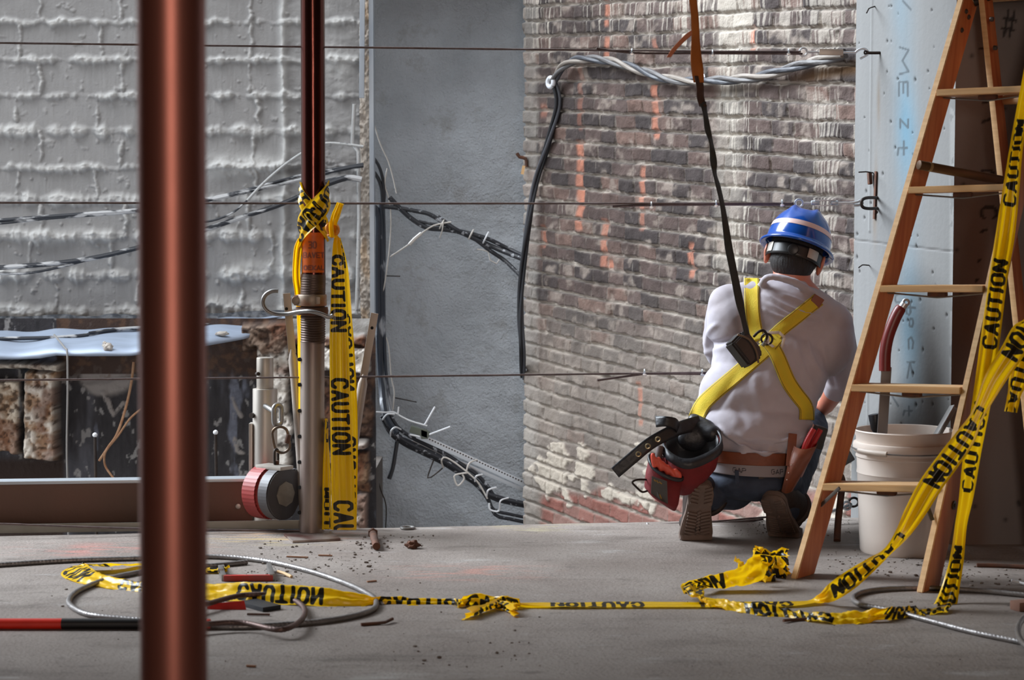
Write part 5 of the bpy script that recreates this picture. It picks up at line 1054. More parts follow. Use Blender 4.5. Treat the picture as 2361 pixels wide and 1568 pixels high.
ribbon('caution_tape', [(G(2190, 1402, .01), Vector((.012, .03, 0))), gl(2130, 1410, .004, .035, .002), gl(2060, 1414, .0, .02, .01, .014), gl(2020, 1418, .01, .014, .012, .018), gl(1970, 1425, .0, .03, .008, .01), gl(1900, 1424, 0, .034, .005, .01), gl(1820, 1418, 0, .034, .006), gl(1740, 1405, .0, .03, .008, .01), gl(1660, 1392, .0, .03, .004, .01), gl(1610, 1378, -.02, .02, .006, .02), gl(1596, 1362, -.03, .004, .010, .024), gl(1604, 1350, -.022, -.012, .014, .026), gl(1640, 1342, -.01, -.02, .016, .026), gl(1680, 1336, -.004, -.02, .022, .032), gl(1715, 1326, -.008, -.015, .030, .042), gl(1742, 1312, -.02, -.012, .028, .056), gl(1757, 1292, -.016, -.02, .020, .075), gl(1764, 1300, .02, -.01, .022, .06), gl(1775, 1320, .01, .0, .03, .04)], phase=.05, rd=1, up=1, cf=50, crumple=.022, label=M2+'looping on the floor from the ladder foot to a crumpled heap', cat='tape')
hp_ = empty('tape_heap', G(1770, 1330, 0), 'crumpled heap of yellow caution tape against the left ladder foot', 'tape')
for i, (pts, ph) in enumerate((([(1818, 1283, 0, 22), (1790, 1290, 4, 22), (1762, 1292, 8, 22), (1757, 1272, 10, 10), (1748, 1282, 8, 16), (1742, 1310, 12, 20), (1722, 1340, 16, 18)], .05), ([(1735, 1290, -8, 26), (1752, 1310, -10, 28), (1775, 1325, -6, 24), (1800, 1330, 4, 20), (1815, 1310, 8, 16)], .2), ([(1812, 1345, 0, 12), (1780, 1346, 2, 14), (1740, 1350, 2, 12), (1700, 1350, 2, 9), (1670, 1346, 2, 7)], .1), ([(1812, 1290, -2, 14), (1800, 1305, 8, 16), (1782, 1296, 10, 14), (1790, 1322, 4, 18), (1812, 1335, -4, 12)], .15), ([(1715, 1345, 2, 10), (1745, 1330, 10, 14), (1752, 1305, 14, 8), (1768, 1322, 6, 16), (1790, 1348, 2, 10)], .33), ([(1700, 1300, 6, 16), (1730, 1320, 6, 18), (1760, 1335, 6, 16), (1790, 1345, 4, 12)], .3))):
    ribbon('fold', [PV(x, y, 5.42-.02*i, hx, hy, .02) for x, y, hx, hy in pts], phase=ph, parent=hp_, cf=70, crumple=.05, seed=i*3)
ribbon('caution_tape', [(W(2420, 640, 5.05), Vector((.03, 0, .01))), PV(2368, 800, 5.05, 22, 8, 0), PV(2350, 870, 5.05, 22, 6, 0), PV(2338, 910, 5.05, 16, 4, .01), PV(2330, 950, 5.05, 15, 2, 0)], phase=.02, rd=-1, up=1, crumple=.006, label=M2+'torn end dangling at the right edge of the picture', cat='tape')
# left floor tape
ribbon('caution_tape', [gl(1062, 1392, .01, .014, .006, .01), gl(1040, 1389, 0, .022, .004), gl(960, 1388, 0, .026, .004), gl(900, 1388, 0, .022, .003), gl(862, 1388, 0, .010, .006, .006), gl(830, 1384, 0, .024, .010, .012), gl(760, 1377, 0, .026, .018, .020), gl(700, 1373, 0, .028, .020, .022), gl(620, 1368, 0, .028, .021, .024), gl(540, 1364, 0, .03, .018, .022), gl(470, 1364, 0, .032, .014, .016), gl(380, 1360, 0, .03, .01, .012), gl(300, 1352, .0, .034, .008, .008), gl(235, 1340, .01, .034, .008, .01), gl(190, 1325, .03, .02, .01, .014), gl(170, 1310, .034, .01, .01, .016), gl(190, 1303, .02, -.03, .008, .02), gl(250, 1302, .0, -.036, .008, .02), gl(320, 1302, 0, -.036, .006, .01), gl(420, 1312, 0, -.03, .006, .008), gl(505, 1316, 0, -.02, .004, .006), gl(520, 1308, .01, -.01, .01, .02)], phase=.27, rd=-1, up=-1, crumple=.012, label=M2+'lying on the floor behind the copper-red tube, through the rope coil', cat='tape')
kn = empty('tape_knot', G(1120, 1400, 0), 'crumpled knot of yellow tape on the bare floor in the middle', 'tape')
for i, pts in enumerate(([(1060, 1390, 4, 12), (1090, 1385, 4, 12), (1130, 1388, 6, 8), (1165, 1392, 8, 6), (1195, 1396, 6, 8)], [(1165, 1385, 6, 8), (1140, 1395, 10, 12), (1105, 1408, 14, 12), (1075, 1418, 8, 8)], [(1140, 1392, -4, 10), (1168, 1400, -6, 12), (1190, 1412, -4, 8)])):
    ribbon('fold', [(G(x, y, .012), Vector((hx*.001, hy*.0012, .012))) for x, y, hx, hy in pts], phase=.1*i, parent=kn, crumple=.022, seed=i*5+2)

# ================================================================ wire rope on the floor and small things
def rope(name, pts, r, label, closed=False, tag_z=None, grp='wire ropes coiled on the floor', m_=None):
    P = [G(p[0], p[1], (p[2] if len(p) > 2 else r)) for p in pts]
    m = MB(); m.tube(sv(P, .004), r, 24, strands=6, twist=95, depth=.22); return m.build(name, m_ or M_cable, label=label, cat='rope', group=grp)
rope('wire_rope', [(-160, 1312), (0, 1302), (160, 1292), (320, 1287), (480, 1283), (600, 1292), (700, 1313), (790, 1342), (850, 1370), (868, 1392), (845, 1412), (760, 1430), (640, 1441), (520, 1445), (400, 1436), (300, 1428), (210, 1418), (168, 1400), (160, 1382), (185, 1360), (250, 1335), (330, 1318), (420, 1308), (500, 1303), (570, 1296)], .0075, 'large loop of grey wire rope around the left floor tape')
rope('wire_rope', [(480, 1288), (560, 1290, .02), (500, 1296, .02), (400, 1297), (200, 1302), (0, 1313), (-160, 1325)], .0072, 'second wire rope lying just behind the large left loop') if False else None
rope('wire_rope', [(330, 1455, .014), (400, 1450, .02), (480, 1439, .022), (560, 1436, .022), (640, 1452, .022), (682, 1440, .022), (703, 1415, .012), (692, 1392, .01), (650, 1374, .01), (600, 1371, .02), (550, 1374, .02), (480, 1392, .02), (400, 1414, .02), (340, 1425, .02)], .0070, 'small brownish wire rope loop carrying the red tag', m_=mat('brown_rope', RGB(104, 82, 76), .5, .6, col2=RGB(80, 66, 62), scale=30))
m = MB(); tgp = [G(478, 1418, .03), G(478, 1396, .035), G(563, 1386, .03), G(571, 1420, .006), G(545, 1427, .004)]
m.prism([(0, 0), (0, .0), (0, 0)], .001, (0, 0, 0), (1, 0, 0), (0, 1, 0)) if False else None
ps = [W(478, 1425, 4.93), W(478, 1393, 4.93), W(563, 1385, 4.93), W(571, 1421, 4.92), W(545, 1427, 4.92)]
m.poly(ps+[p+Vector((0, .0015, 0)) for p in ps], [(0, 1, 2, 3, 4), (9, 8, 7, 6, 5), (0, 1, 6, 5), (1, 2, 7, 6), (2, 3, 8, 7), (3, 4, 9, 8), (4, 0, 5, 9)])
m.build('red_tag', mat('bright_red_cloth', RGB(196, 28, 16), .7, col2=RGB(170, 24, 14), scale=60, bump=.2), smooth=False, label='bright red cloth tag tied on the small wire rope loop', cat='tag')
rope('wire_rope', [(2560, 1400), (2420, 1378), (2361, 1372), (2250, 1361), (2150, 1356), (2060, 1357), (1995, 1364), (1968, 1378), (1985, 1394), (2060, 1409), (2150, 1433), (2250, 1459), (2361, 1482), (2500, 1512)], .0072, 'wire rope loop on the floor under the right ladder foot')
rope('wire_rope', [(2480, 1400, .02), (2400, 1402, .022), (2361, 1425, .024), (2347, 1452, .024), (2358, 1482, .024), (2400, 1510, .02), (2470, 1520, .01)], .0072, 'edge of another wire rope loop cut off at the right edge')
t = empty('painted_bar', G(200, 1446, .0), 'red and black painted bar lying on the floor at lower left', 'bar')
pA, pB, pC, pD = [G(x, 1451, .0) for x in (-200, 143, 476, 486)]
for p in (pA, pB, pC, pD): p.z = .0135; p.y = pB.y
M_redp = mat('red_paint', RGB(214, 44, 22), .4, 0, col2=RGB(188, 36, 20), scale=18); M_blkp = mat('black_paint', RGB(28, 26, 26), .4)
MB().cyl(pA, pB, .0130, 24).build('red_end', M_redp, t); MB().cyl(pB, pC, .0130, 24).build('black_sleeve', M_blkp, t); MB().cyl(pC, pD, .0120, 24, bev=.003).build('red_tip', M_redp, t)
t = empty('red_clamp', G(570, 1330, 0), 'worn red and grey square clamp frame on the floor among debris', 'clamp')
MB().bar(G(516, 1333, .009), G(630, 1332, .009), (0, 0, 1), .017, .014, .003).build('red_bar', mat('worn_red', RGB(190, 36, 30), .5, 0, col2=RGB(120, 84, 78), scale=24), t)
MB().bar(G(516, 1333, .009), G(508, 1310, .014), (0, 0, 1), .02, .013, .003).bar(G(508, 1316, .02), W(517, 1302, 5.58), (1, 0, 0), .014, .01, .003).build('jaw', M_steel, t); MB().bar(G(628, 1332, .01), G(620, 1306, .012), (0, 0, 1), .022, .014, .003).build('side_arm', M_steel, t)
m = MB(); m.bar(G(572, 1388, .006), G(627, 1403, .006), (0, 1, 0), .055, .012, .002); m.build('black_plate', M_black, label='small black rubber plate beside the red tag on the floor', cat='plate')
t = empty('large_bolt', G(866, 1252, 0), 'large rusty bolt with hex head lying near the slab edge', 'bolt')
q0, q1 = G(860, 1231, .017), G(868, 1260, .0135)
dd = (q1-q0).normalized(); MB().cyl(q0, q1, .0118, 18, bev=.002).build('shank', M_rust, t); MB().cyl(q0-dd*.002, q0-dd*.020, .0165, 6, bev=.002).build('head', M_rust, t, smooth=False)
MB().ball(G(952, 1257, .010), .018, 3, scale=(1.1, .8, .75), rough=.7, seed=4).build('rust_lump', M_rust, label='angular rusty lump on the floor right of the large bolt', cat='rubble')
m = MB(); m.torus(G(940, 1217, .004), (0, 0, 1), .021, .0042, 24, 8); m.build('washer', M_steel, label='steel ring lying on the slab edge behind the rusty lump', cat='washer')
wire('rebar', [G(2252, 1303, .006), G(2300, 1304, .006), G(2400, 1309, .006), G(2500, 1313, .006)], .0062, M_rust, 'thin rusty rebar lying on floor right of the ladder', 'rebar')
wire('pale_wire', [G(2332, 1338, .012), G(2350, 1343, .006), G(2375, 1350, .005)], .004, M_ziptie, 'pale plastic strip on the floor at the right edge', 'strip')
MB().box(G(2356, 1396, .012), (.045, .04, .024), Matrix.Rotation(.4, 3, 'Z'), .004).build('wood_block', mat('brown_block', RGB(128, 92, 76), .8), label='small brown block at the right edge beside the wire rope', cat='block')
wire('bent_nail', [G(832, 1440, .004), G(870, 1437, .004), G(888, 1435, .006), G(905, 1427, .008)], .0042, M_rust, 'long rusty nail lying on the floor right of the rope loop', 'nail')
wire('bent_nail', [G(570, 1416, .004), G(622, 1417, .004)], .003, M_rust, 'thin nail lying inside the small wire rope loop', 'nail')
wire('bent_nail', [G(1806, 1431, .006), G(1830, 1429, .004), G(1860, 1427, .004)], .004, M_rust, 'bent rusty nail poking out from under the floor tape loop', 'nail')
wire('splinter', [G(640, 1318, .01), G(655, 1322, .008), G(672, 1330, .004)], .0045, M_tread, 'pale wood splinter beside the red clamp', 'splinter')
for lb, a_, c_ in (('thin brown splinter on the floor behind the rope coil', (661, 1283), (710, 1285)), ('pale brown chip on the floor behind the rope coil', (734, 1280), (766, 1281)), ('short brown splinter inside the right side of the rope coil', (846, 1341), (868, 1339)), ('wood sliver on the floor low in the middle', (568, 1535), (590, 1536))):
    MB().bar(G(*a_, .003), G(*c_, .003), (0, 0, 1), .004, .006, .001).build('splinter', mat('brown_chip', RGB(136, 96, 70), .8) if 'brown_chip' not in bpy.data.materials else bpy.data.materials['brown_chip'], label=lb, cat='splinter')
# scattered grit
m = MB(); rg = random.Random(11)
def grit(x0, x1, y0, y1, n, s0, s1):
    for _ in range(n):
        s_ = rg.uniform(s0, s1)*(0.4+rg.random()**2); p = G(rg.uniform(x0, x1), rg.uniform(y0, y1), s_*.4)
        if p.y > edge_y(p.x)-.02: continue
        m.ball(p, s_, 1, scale=(1, rg.uniform(.5, 1), .6), rough=.5, seed=rg.random()*50)
grit(600, 900, 1245, 1330, 170, .0015, .0055); grit(560, 700, 1310, 1345, 70, .0015, .005); grit(820, 1000, 1232, 1265, 60, .002, .006)
grit(100, 2300, 1260, 1540, 90, .0015, .0045); grit(1690, 1960, 1196, 1235, 260, .001, .003); grit(1900, 2250, 1268, 1330, 160, .002, .006); grit(2200, 2361, 1310, 1350, 50, .002, .006); grit(900, 1250, 1480, 1540, 30, .002, .006)
m.build('floor_debris', mat('grit', RGB(98, 86, 78), .9, col2=RGB(150, 142, 134), scale=8), label='fine grit and crumbs scattered over the concrete floor', cat='debris', kind='stuff')
# ================================================================ the worker
from mathutils.bvhtree import BVHTree
def P_(px, py, Y): return W(px, py, Y)
class Blob:
    def __init__(s): s.m = MB()
    def cap(s, a, ra, b, rb, n=28):
        a = Vector(a); b = Vector(b); d = (b-a); L = max(d.length, 1e-6); d /= L; pts = []; rs = []
        for k in range(8): t = (k/7-1)*math.pi/2; pts.append(a+d*math.sin(t)*ra); rs.append(max(1e-4, ra*math.cos(t)))
        for k in range(1, 8): t = k/7*math.pi/2; pts.append(b+d*math.sin(t)*rb) if k else None; rs.append(max(1e-4, rb*math.cos(t)))
        pts.insert(8, b); rs.insert(8, rb); s.m.tube(pts, rs, n); return s
    def chain(s, pts):
        for (a, ra), (b, rb) in zip(pts[:-1], pts[1:]): s.cap(a, ra, b, rb)
        return s
    def ell(s, c, r, rot=None): s.m.ball(c, 1.0, 4, scale=r, rot=rot); return s
    def finish(s, name, matl, parent, voxel=.006, smooth=6, post=None, disp=None, **tg):
        bm = s.m.bm; bmesh.ops.recalc_face_normals(bm, faces=bm.faces); me = bpy.data.meshes.new('blob'); bm.to_mesh(me); bm.free()
        o = bpy.data.objects.new('blob', me); COL.objects.link(o)
        r = o.modifiers.new('r', 'REMESH'); r.mode = 'VOXEL'; r.voxel_size = voxel
        sm = o.modifiers.new('s', 'SMOOTH'); sm.factor = .5; sm.iterations = smooth
        dg = bpy.context.evaluated_depsgraph_get(); dg.update(); me2 = bpy.data.meshes.new_from_object(o.evaluated_get(dg)); bpy.data.objects.remove(o); bpy.data.meshes.remove(me)
        me2.name = name; me2.materials.clear()
        if disp or post:
            n = len(me2.vertices); co = np.zeros(n*3); me2.vertices.foreach_get('co', co); co = co.reshape(-1, 3); nr = np.zeros(n*3); me2.vertices.foreach_get('normal', nr); nr = nr.reshape(-1, 3)
            if disp: co = co+nr*disp(co, nr)[:, None]
            if post: co = post(co)
            me2.vertices.foreach_set('co', co.reshape(-1)); me2.update()
        return tag(link_mesh(name, me2, matl, parent), **tg)
BP = Vector((P_(1745, 1100, 6.0).x, 6.0, 0))
person = empty('person', BP, 'person in white shirt and blue hard hat kneeling, back turned, at the slab edge', 'person')
M_skin = mat('skin', RGB(186, 116, 92), .5, 0, col2=RGB(164, 94, 74), scale=20)
M_shirt = mat('white_cotton', RGB(182, 178, 188), .85, 0, col2=RGB(146, 134, 132), scale=5, bump=.25, bscale=12)
M_jeans = mat('dark_denim', RGB(44, 52, 68), .85, 0, col2=RGB(62, 72, 90), scale=30, bump=.2, bscale=60)
M_leather = mat('brown_leather', RGB(124, 64, 36), .55, 0, col2=RGB(84, 42, 26), scale=16, bump=.2)
M_blackl = mat('black_leather', RGB(34, 34, 38), .45, 0, col2=RGB(48, 48, 52), scale=14, bump=.25)
M_redc = mat('dark_red_canvas', RGB(116, 24, 28), .8, 0, col2=RGB(92, 18, 22), scale=24, bump=.3)
# joints
J = dict(hipL=P_(1690, 1075, 6.06), hipR=P_(1798, 1070, 6.06), kneeL=P_(1650, 1128, 6.36), kneeR=P_(1862, 985, 6.45), ankL=P_(1634, 1140, 6.0), ankR=P_(1806, 1165, 6.03),
         shL=P_(1684, 706, 6.13), shR=P_(1912, 748, 6.12), elL=P_(1668, 810, 6.36), elR=P_(1946, 868, 6.27), wrL=P_(1740, 870, 6.55), wrR=P_(1905, 935, 6.44), neck=P_(1826, 662, 6.13))
# head frame
Rh = Matrix.Rotation(math.radians(-14), 3, 'Z') @ Matrix.Rotation(math.radians(13), 3, 'Y') @ Matrix.Rotation(math.radians(-17), 3, 'X')
HC = P_(1836, 580, 6.17)
def hl(x, y, z): return HC+Rh @ Vector((x, y, z))
b = Blob()
b.ell(hl(0, 0, .02), (.076, .094, .098), Rh).ell(hl(0, .018, -.045), (.062, .074, .075), Rh).ell(hl(0, .045, -.085), (.036, .034, .026), Rh)
b.cap(hl(0, .088, .0), .008, hl(0, .104, -.035), .012).ell(hl(0, .087, -.058), (.024, .010, .006), Rh).ell(hl(0, .086, -.070), (.021, .010, .006), Rh)
for s_ in (-1, 1): b.ell(hl(s_*.030, .083, .006), (.013, .008, .008), Rh).cap(hl(s_*.016, .090, .020), .006, hl(s_*.045, .080, .022), .005).ell(hl(s_*.084, -.008, -.030), (.010, .020, .034), Rh).ell(hl(s_*.092, -.018, -.020), (.005, .014, .024), Rh)
b.cap(J['neck']+Vector((0, .01, -.03)), .060, hl(0, -.022, -.045), .057)
b.ell(P_(1795, 790, 6.14), (.165, .105, .19)).ell(P_(1752, 905, 6.09), (.145, .10, .16)).ell(P_(1742, 1010, 6.06), (.145, .11, .12)).ell(P_(1743, 1075, 6.06), (.15, .11, .09))
b.cap(J['neck'], .058, J['shL'], .055).cap(J['neck'], .058, J['shR'], .055)
for s_ in 'LR':
    b.chain([(J['sh'+s_], .056), (J['el'+s_], .040), (J['wr'+s_], .027)]); b.chain([(J['hip'+s_], .080), (J['knee'+s_], .052), (J['ank'+s_], .038)])
# hands: palm, four unequal bent fingers and a thumb each, closed loosely round the work in front
for s_, sg in (('L', 1), ('R', -1)):
    w = J['wr'+s_]; f = Vector((.25*sg, .85, -.35)).normalized(); sx = f.cross(Vector((0, 0, 1))).normalized()*sg; dn_ = -sx.cross(f)*sg; dn_ = dn_ if dn_.z < 0 else -dn_
    b.cap(w, .026, w+f*.035, .027); pc = w+f*.065
    for q in (-.027, -.009, .009, .027): b.cap(w+f*.03+sx*q*.6, .015, pc+f*.02+sx*q, .0135)
    for i, (q, ln) in enumerate(((-.030, .036), (-.010, .042), (.010, .045), (.030, .040))):
        k0 = pc+f*.025+sx*q; k1 = k0+f*ln*.8+dn_*.012; k2 = k1+f*ln*.35+dn_*ln*.6; k3 = k2-f*.004+dn_*ln*.4
        b.chain([(k0, .0095), (k1, .0088), (k2, .0082), (k3, .0072)])
    th0 = w+f*.028+sx*.026; th1 = th0+sx*.028+f*.028+dn_*.008; th2 = th1+f*.024+sx*.004+dn_*.014; b.chain([(th0, .0135), (th1, .011), (th2, .0088)])
# feet inside the boots
body = b.finish('body', M_skin, person, .0048, 3)
# ---- hair
hb = Blob(); hb.ell(hl(0, -.010, .012), (.083, .094, .100), Rh).ell(hl(0, -.032, -.040), (.072, .064, .066), Rh)
def hair_post(co): return co
hair = hb.finish('hair', mat('dark_hair', RGB(30, 25, 24), .7, 0, col2=RGB(18, 15, 15), scale=60, bump=.6, bscale=140, stretch=(1, 1, .3)), person, .005, 3)
bm = bmesh.new(); bm.from_mesh(hair.data); Ri = Rh.inverted(); dele = []
for v in bm.verts:
    q = Ri @ (v.co-HC)
    if q.y > .055-.5*max(0, -q.z) or q.z < -.104: dele.append(v)
bmesh.ops.delete(bm, geom=dele, context='VERTS'); bm.to_mesh(hair.data); bm.free()
# ---- shirt
hem = P_(1742, 1046, 6.0)
b = Blob()
b.ell(P_(1792, 785, 6.13), (.192, .125, .20)).ell(P_(1775, 850, 6.10), (.185, .135, .17)).ell(P_(1748, 915, 6.07), (.185, .132, .15)).ell(P_(1738, 985, 6.05), (.178, .135, .105)).ell(P_(1738, 1018, 6.05), (.150, .128, .062)).ell(P_(1748, 1030, 6.05), (.135, .148, .034)).ell(P_(1795, 1010, 6.04), (.10, .135, .05))
b.ell(P_(1700, 745, 6.12), (.095, .09, .11)).ell(P_(1895, 790, 6.12), (.10, .09, .12))
b.cap(J['neck']+Vector((0, 0, -.02)), .068, J['shL'], .066).cap(J['neck']+Vector((0, 0, -.03)), .070, J['shR'], .070)
b.chain([(J['shL'], .070), (P_(1664, 780, 6.28), .062), (J['elL'], .056), (P_(1705, 845, 6.46), .044)])
b.chain([(J['shR'], .074), (P_(1935, 830, 6.22), .060), (J['elR'], .054), (P_(1930, 895, 6.33), .042)])
b.cap(P_(1640, 930, 6.06), .045, P_(1628, 955, 6.06), .038)
col_ = [(1757, 657, 6.08), (1768, 640, 6.055), (1795, 640, 6.045), (1835, 652, 6.045), (1868, 672, 6.07), (1888, 692, 6.12), (1880, 700, 6.19), (1830, 685, 6.235), (1780, 668, 6.20), (1760, 660, 6.13)]
cp = [Vector(p[:3]) for p in spline([tuple(P_(*c)) for c in col_], .008, True)]; cp.append(cp[0]); b.m.tube(cp, .0115, 12, cap=False)
b.cap(P_(1765, 668, 6.09), .02, P_(1880, 705, 6.1), .02)
def folds(co, nr):
    PX, PY = proj(co[:, 0], co[:, 1], co[:, 2]); d = np.zeros(len(co))
    def crease(x0, y0, x1, y1, w, a, bend=0):
        dx, dy = x1-x0, y1-y0; l = math.hypot(dx, dy); t = ((PX-x0)*dx+(PY-y0)*dy)/l/l; n = ((PX-x0)*-dy+(PY-y0)*dx)/l-bend*np.sin(np.clip(t, 0, 1)*math.pi)
        return a*np.exp(-(n/w)**2)*sstep(-.15, .15, t)*sstep(1.15, .85, t)
    back = nr[:, 1] < .3
    for c in ((1765, 680, 1880, 728, 5, .008, 6), (1772, 700, 1860, 738, 5, .006, 5), (1760, 712, 1815, 735, 4, .005, 3), (1800, 680, 1870, 712, 4, .005, -4), (1652, 748, 1628, 800, 6, .007, 8), (1640, 790, 1690, 780, 5, -.006, 3), (1625, 812, 1680, 800, 7, .006, 0),
              (1835, 790, 1880, 900, 7, .005, 8), (1860, 780, 1900, 870, 7, .005, 8), (1810, 820, 1850, 880, 7, .004, 5), (1790, 760, 1880, 745, 6, .005, -5), (1900, 800, 1925, 890, 6, -.006, 4), (1650, 950, 1700, 860, 10, -.006, 0), (1690, 1000, 1790, 1010, 8, .006, 8), (1660, 985, 1720, 1030, 5, .010, 0), (1672, 1000, 1750, 1042, 4, .009, 4), (1700, 1015, 1800, 1040, 5, -.008, 6), (1800, 1020, 1880, 960, 6, .007, 10), (1780, 1030, 1860, 985, 5, -.007, 8), (1740, 860, 1760, 960, 12, .005, 4), (1700, 930, 1720, 990, 10, -.004, 0)):
        d += crease(*c)*back
    d += (fbm(co[:, 0]*9+co[:, 1]*5, co[:, 2]*7, 401)-.5)*.014+(fbm(co[:, 0]*24, co[:, 2]*16+co[:, 1]*9, 402)-.5)*.005
    d += np.where(PY > 985, .005*np.sin(PX*.11+PY*.02)*sstep(985, 1040, PY), 0)
    return d
shirt = b.finish('shirt', M_shirt, person, .0055, 7, disp=folds)
# ---- jeans, underwear band, belt
b = Blob(); b.ell(P_(1738, 1108, 6.04), (.150, .128, .062)).cap(J['hipL']+Vector((0, .02, -.06)), .080, J['kneeL'], .062).cap(J['kneeL'], .062, J['ankL'], .052)
b.cap(J['hipR']+Vector((0, .02, -.07)), .078, J['kneeR'], .070).cap(J['kneeR'], .070, J['ankR'], .056).cap(P_(1640, 1065, 6.12), .045, P_(1655, 1110, 6.30), .06)
jeans = b.finish('jeans', M_jeans, person, .0055, 5, disp=lambda co, nr: (fbm(co[:, 0]*16, co[:, 2]*18+co[:, 1]*8, 411)-.5)*.014)
def band(name, cx, cy, Y, rx, ry, z0, z1, matl, tilt=0, a0=-math.pi, a1=0.0, txt=None, off=0):
    na, nz = 160, 14; A, T_ = np.meshgrid(np.linspace(a0, a1, na), np.linspace(0, 1, nz)); c = P_(cx, cy, Y)
    X = c.x+rx*np.cos(A); Yv = Y+ry*np.sin(A); Z = c.z+z0+(z1-z0)*T_+tilt*np.cos(A)
    sdf = np.full(A.shape, 1.0)
    if txt:
        s_all = []
        for u in txt: q, _ = text_segs('GAP', u, .010, .011, .014, .004); s_all += q
        sdf = seg_sdf((A-a0)*rx, (z1-z0)*T_, s_all, .0014)
    o = gridmesh(name, np.stack([X, Yv, Z], -1), floats={'sdf': sdf}, mat_=matl, parent=person); md = o.modifiers.new('s', 'SOLIDIFY'); md.thickness = .003; return o
m_, nt, p = nodemat('grey_elastic'); a_ = nt.nodes.new('ShaderNodeAttribute'); a_.attribute_name = 'sdf'; mr = nt.nodes.new('ShaderNodeMapRange'); mr.inputs[1].default_value = -.0004; mr.inputs[2].default_value = .0004; nt.links.new(a_.outputs['Fac'], mr.inputs[0])
mx = nt.nodes.new('ShaderNodeMix'); mx.data_type = 'RGBA'; mx.inputs[6].default_value = RGB(62, 60, 66); mx.inputs[7].default_value = RGB(142, 136, 140); nt.links.new(mr.outputs[0], mx.inputs[0]); nt.links.new(mx.outputs[2], p.inputs['Base Color']); p.inputs['Roughness'].default_value = .8
band('waistband', 1737, 1072, 6.05, .150, .135, -.020, .024, m_, tilt=-.006, txt=(.155, .275))
band('belt', 1742, 1048, 6.05, .165, .139, -.018, .020, M_leather, tilt=-.004)
m = MB(); m.bar(P_(1699, 1085, 5.915), P_(1700, 1118, 5.93), (1, 0, 0), .012, .004, .001); m.build('belt_loop', M_jeans, person)
m = MB(); m.bar(P_(1750, 1092, 5.918), P_(1800, 1096, 5.935), (0, 0, 1), .032, .004, .0015); m.build('waist_patch', mat('patch_leather', RGB(66, 56, 50), .7), person)
# ---- boots
M_sole = mat('dusty_sole', RGB(112, 94, 84), .85, 0, col2=RGB(78, 66, 60), scale=18, bump=.3); M_boot = mat('dark_boot', RGB(42, 32, 28), .65, 0, col2=RGB(60, 44, 36), scale=14, bump=.25)
def boot(ball, yaw, pitch, ank, lab=None):
    cz, sz = math.cos(yaw), math.sin(yaw); fwd = Vector((sz, cz, 0)); rt = Vector((cz, -sz, 0)); cp_, sp_ = math.cos(pitch), math.sin(pitch)
    hd_ = (-fwd*cp_+Vector((0, 0, 1))*sp_)      # ball -> heel along the sole
    nrm_ = (-fwd*sp_-Vector((0, 0, 1))*cp_)     # out of the sole underside, towards us
    r_ = empty('boot', ball, None, None); r_.parent = person; r_.location = ball-person.location
    def out(): return [(-.050, -.012), (-.053, .02), (-.048, .06), (-.040, .10), (-.037, .14), (-.038, .18), (-.032, .205), (-.015, .218), (.015, .218), (.032, .205), (.038, .18), (.036, .14), (.038, .10), (.044, .06), (.050, .02), (.048, -.012)]
    o_ = ball+Vector((0, 0, .006))
    m = MB(); m.prism([(x, y) for x, y in out()], .020, o_-nrm_*.012, rt, hd_, .003)
    m.prism([(-.037, .135), (-.038, .18), (-.032, .205), (-.015, .218), (.015, .218), (.032, .205), (.038, .18), (.036, .135)], .014, o_+nrm_*.004, rt, hd_, .002)
    toe = [(-.050, -.01), (-.052, .03), (-.044, .07), (-.025, .092), (0, .098), (.025, .092), (.042, .07), (.050, .03), (.048, -.01)]
    m.prism([(x, y) for x, y in toe], .020, Vector((ball.x, ball.y, .012)), rt, fwd, .003)
    m.build('sole', M_sole, r_)
    m = MB()
    for k in range(9):
        y = .0+k*.0125
        for sx in (-1, 1): m.box(o_+nrm_*.0005+rt*sx*(.026-(k*.0008))+hd_*y, (.030, .006, .008), Matrix((rt, hd_, nrm_)).transposed() @ Matrix.Rotation(sx*.25, 3, 'Z'), .001)
        m.box(o_+nrm_*.0005+hd_*(y+.004), (.012, .007, .007), Matrix((rt, hd_, nrm_)).transposed() @ Matrix.Rotation(.78, 3, 'Z'), .001)
    for k in range(5):
        for sx in (-1, 1): m.box(o_+nrm_*.0125+rt*sx*.021+hd_*(.148+k*.014), (.024, .007, .006), Matrix((rt, hd_, nrm_)).transposed() @ Matrix.Rotation(sx*.3, 3, 'Z'), .001)
    lg = m.build('tread_pattern', M_sole, r_)
    bb = Blob(); u = -nrm_
    bb.ell(ball+fwd*.035+Vector((0, 0, .05)), (.050, .058, .034), Matrix.Rotation(-yaw, 3, 'Z')); bb.cap(ball+u*.05+hd_*.01+Vector((0, 0, .01)), .044, ball+u*.045+hd_*.17, .038); bb.cap(ball+u*.07+hd_*.06, .04, ball+u*.075+hd_*.16, .045)
    bb.cap(ball+u*.06+hd_*.165, .044, ank, .058)
    bb.finish('upper', M_boot, r_, .005, 3)
    m = MB(); ax = (ank-(ball+u*.06+hd_*.165)).normalized(); m.torus(ank+ax*.01, ax, .056, .010, 28, 10); m.build('padded_collar', M_boot, r_)
boot(G(1608, 1250, 0)+Vector((0, .03, 0)), math.radians(-3), math.radians(60), J['ankL']+Vector((.0, .04, -.01)))
boot(G(1812, 1244, 0)+Vector((0, .04, 0)), math.radians(22), math.radians(42), P_(1822, 1168, 6.06))
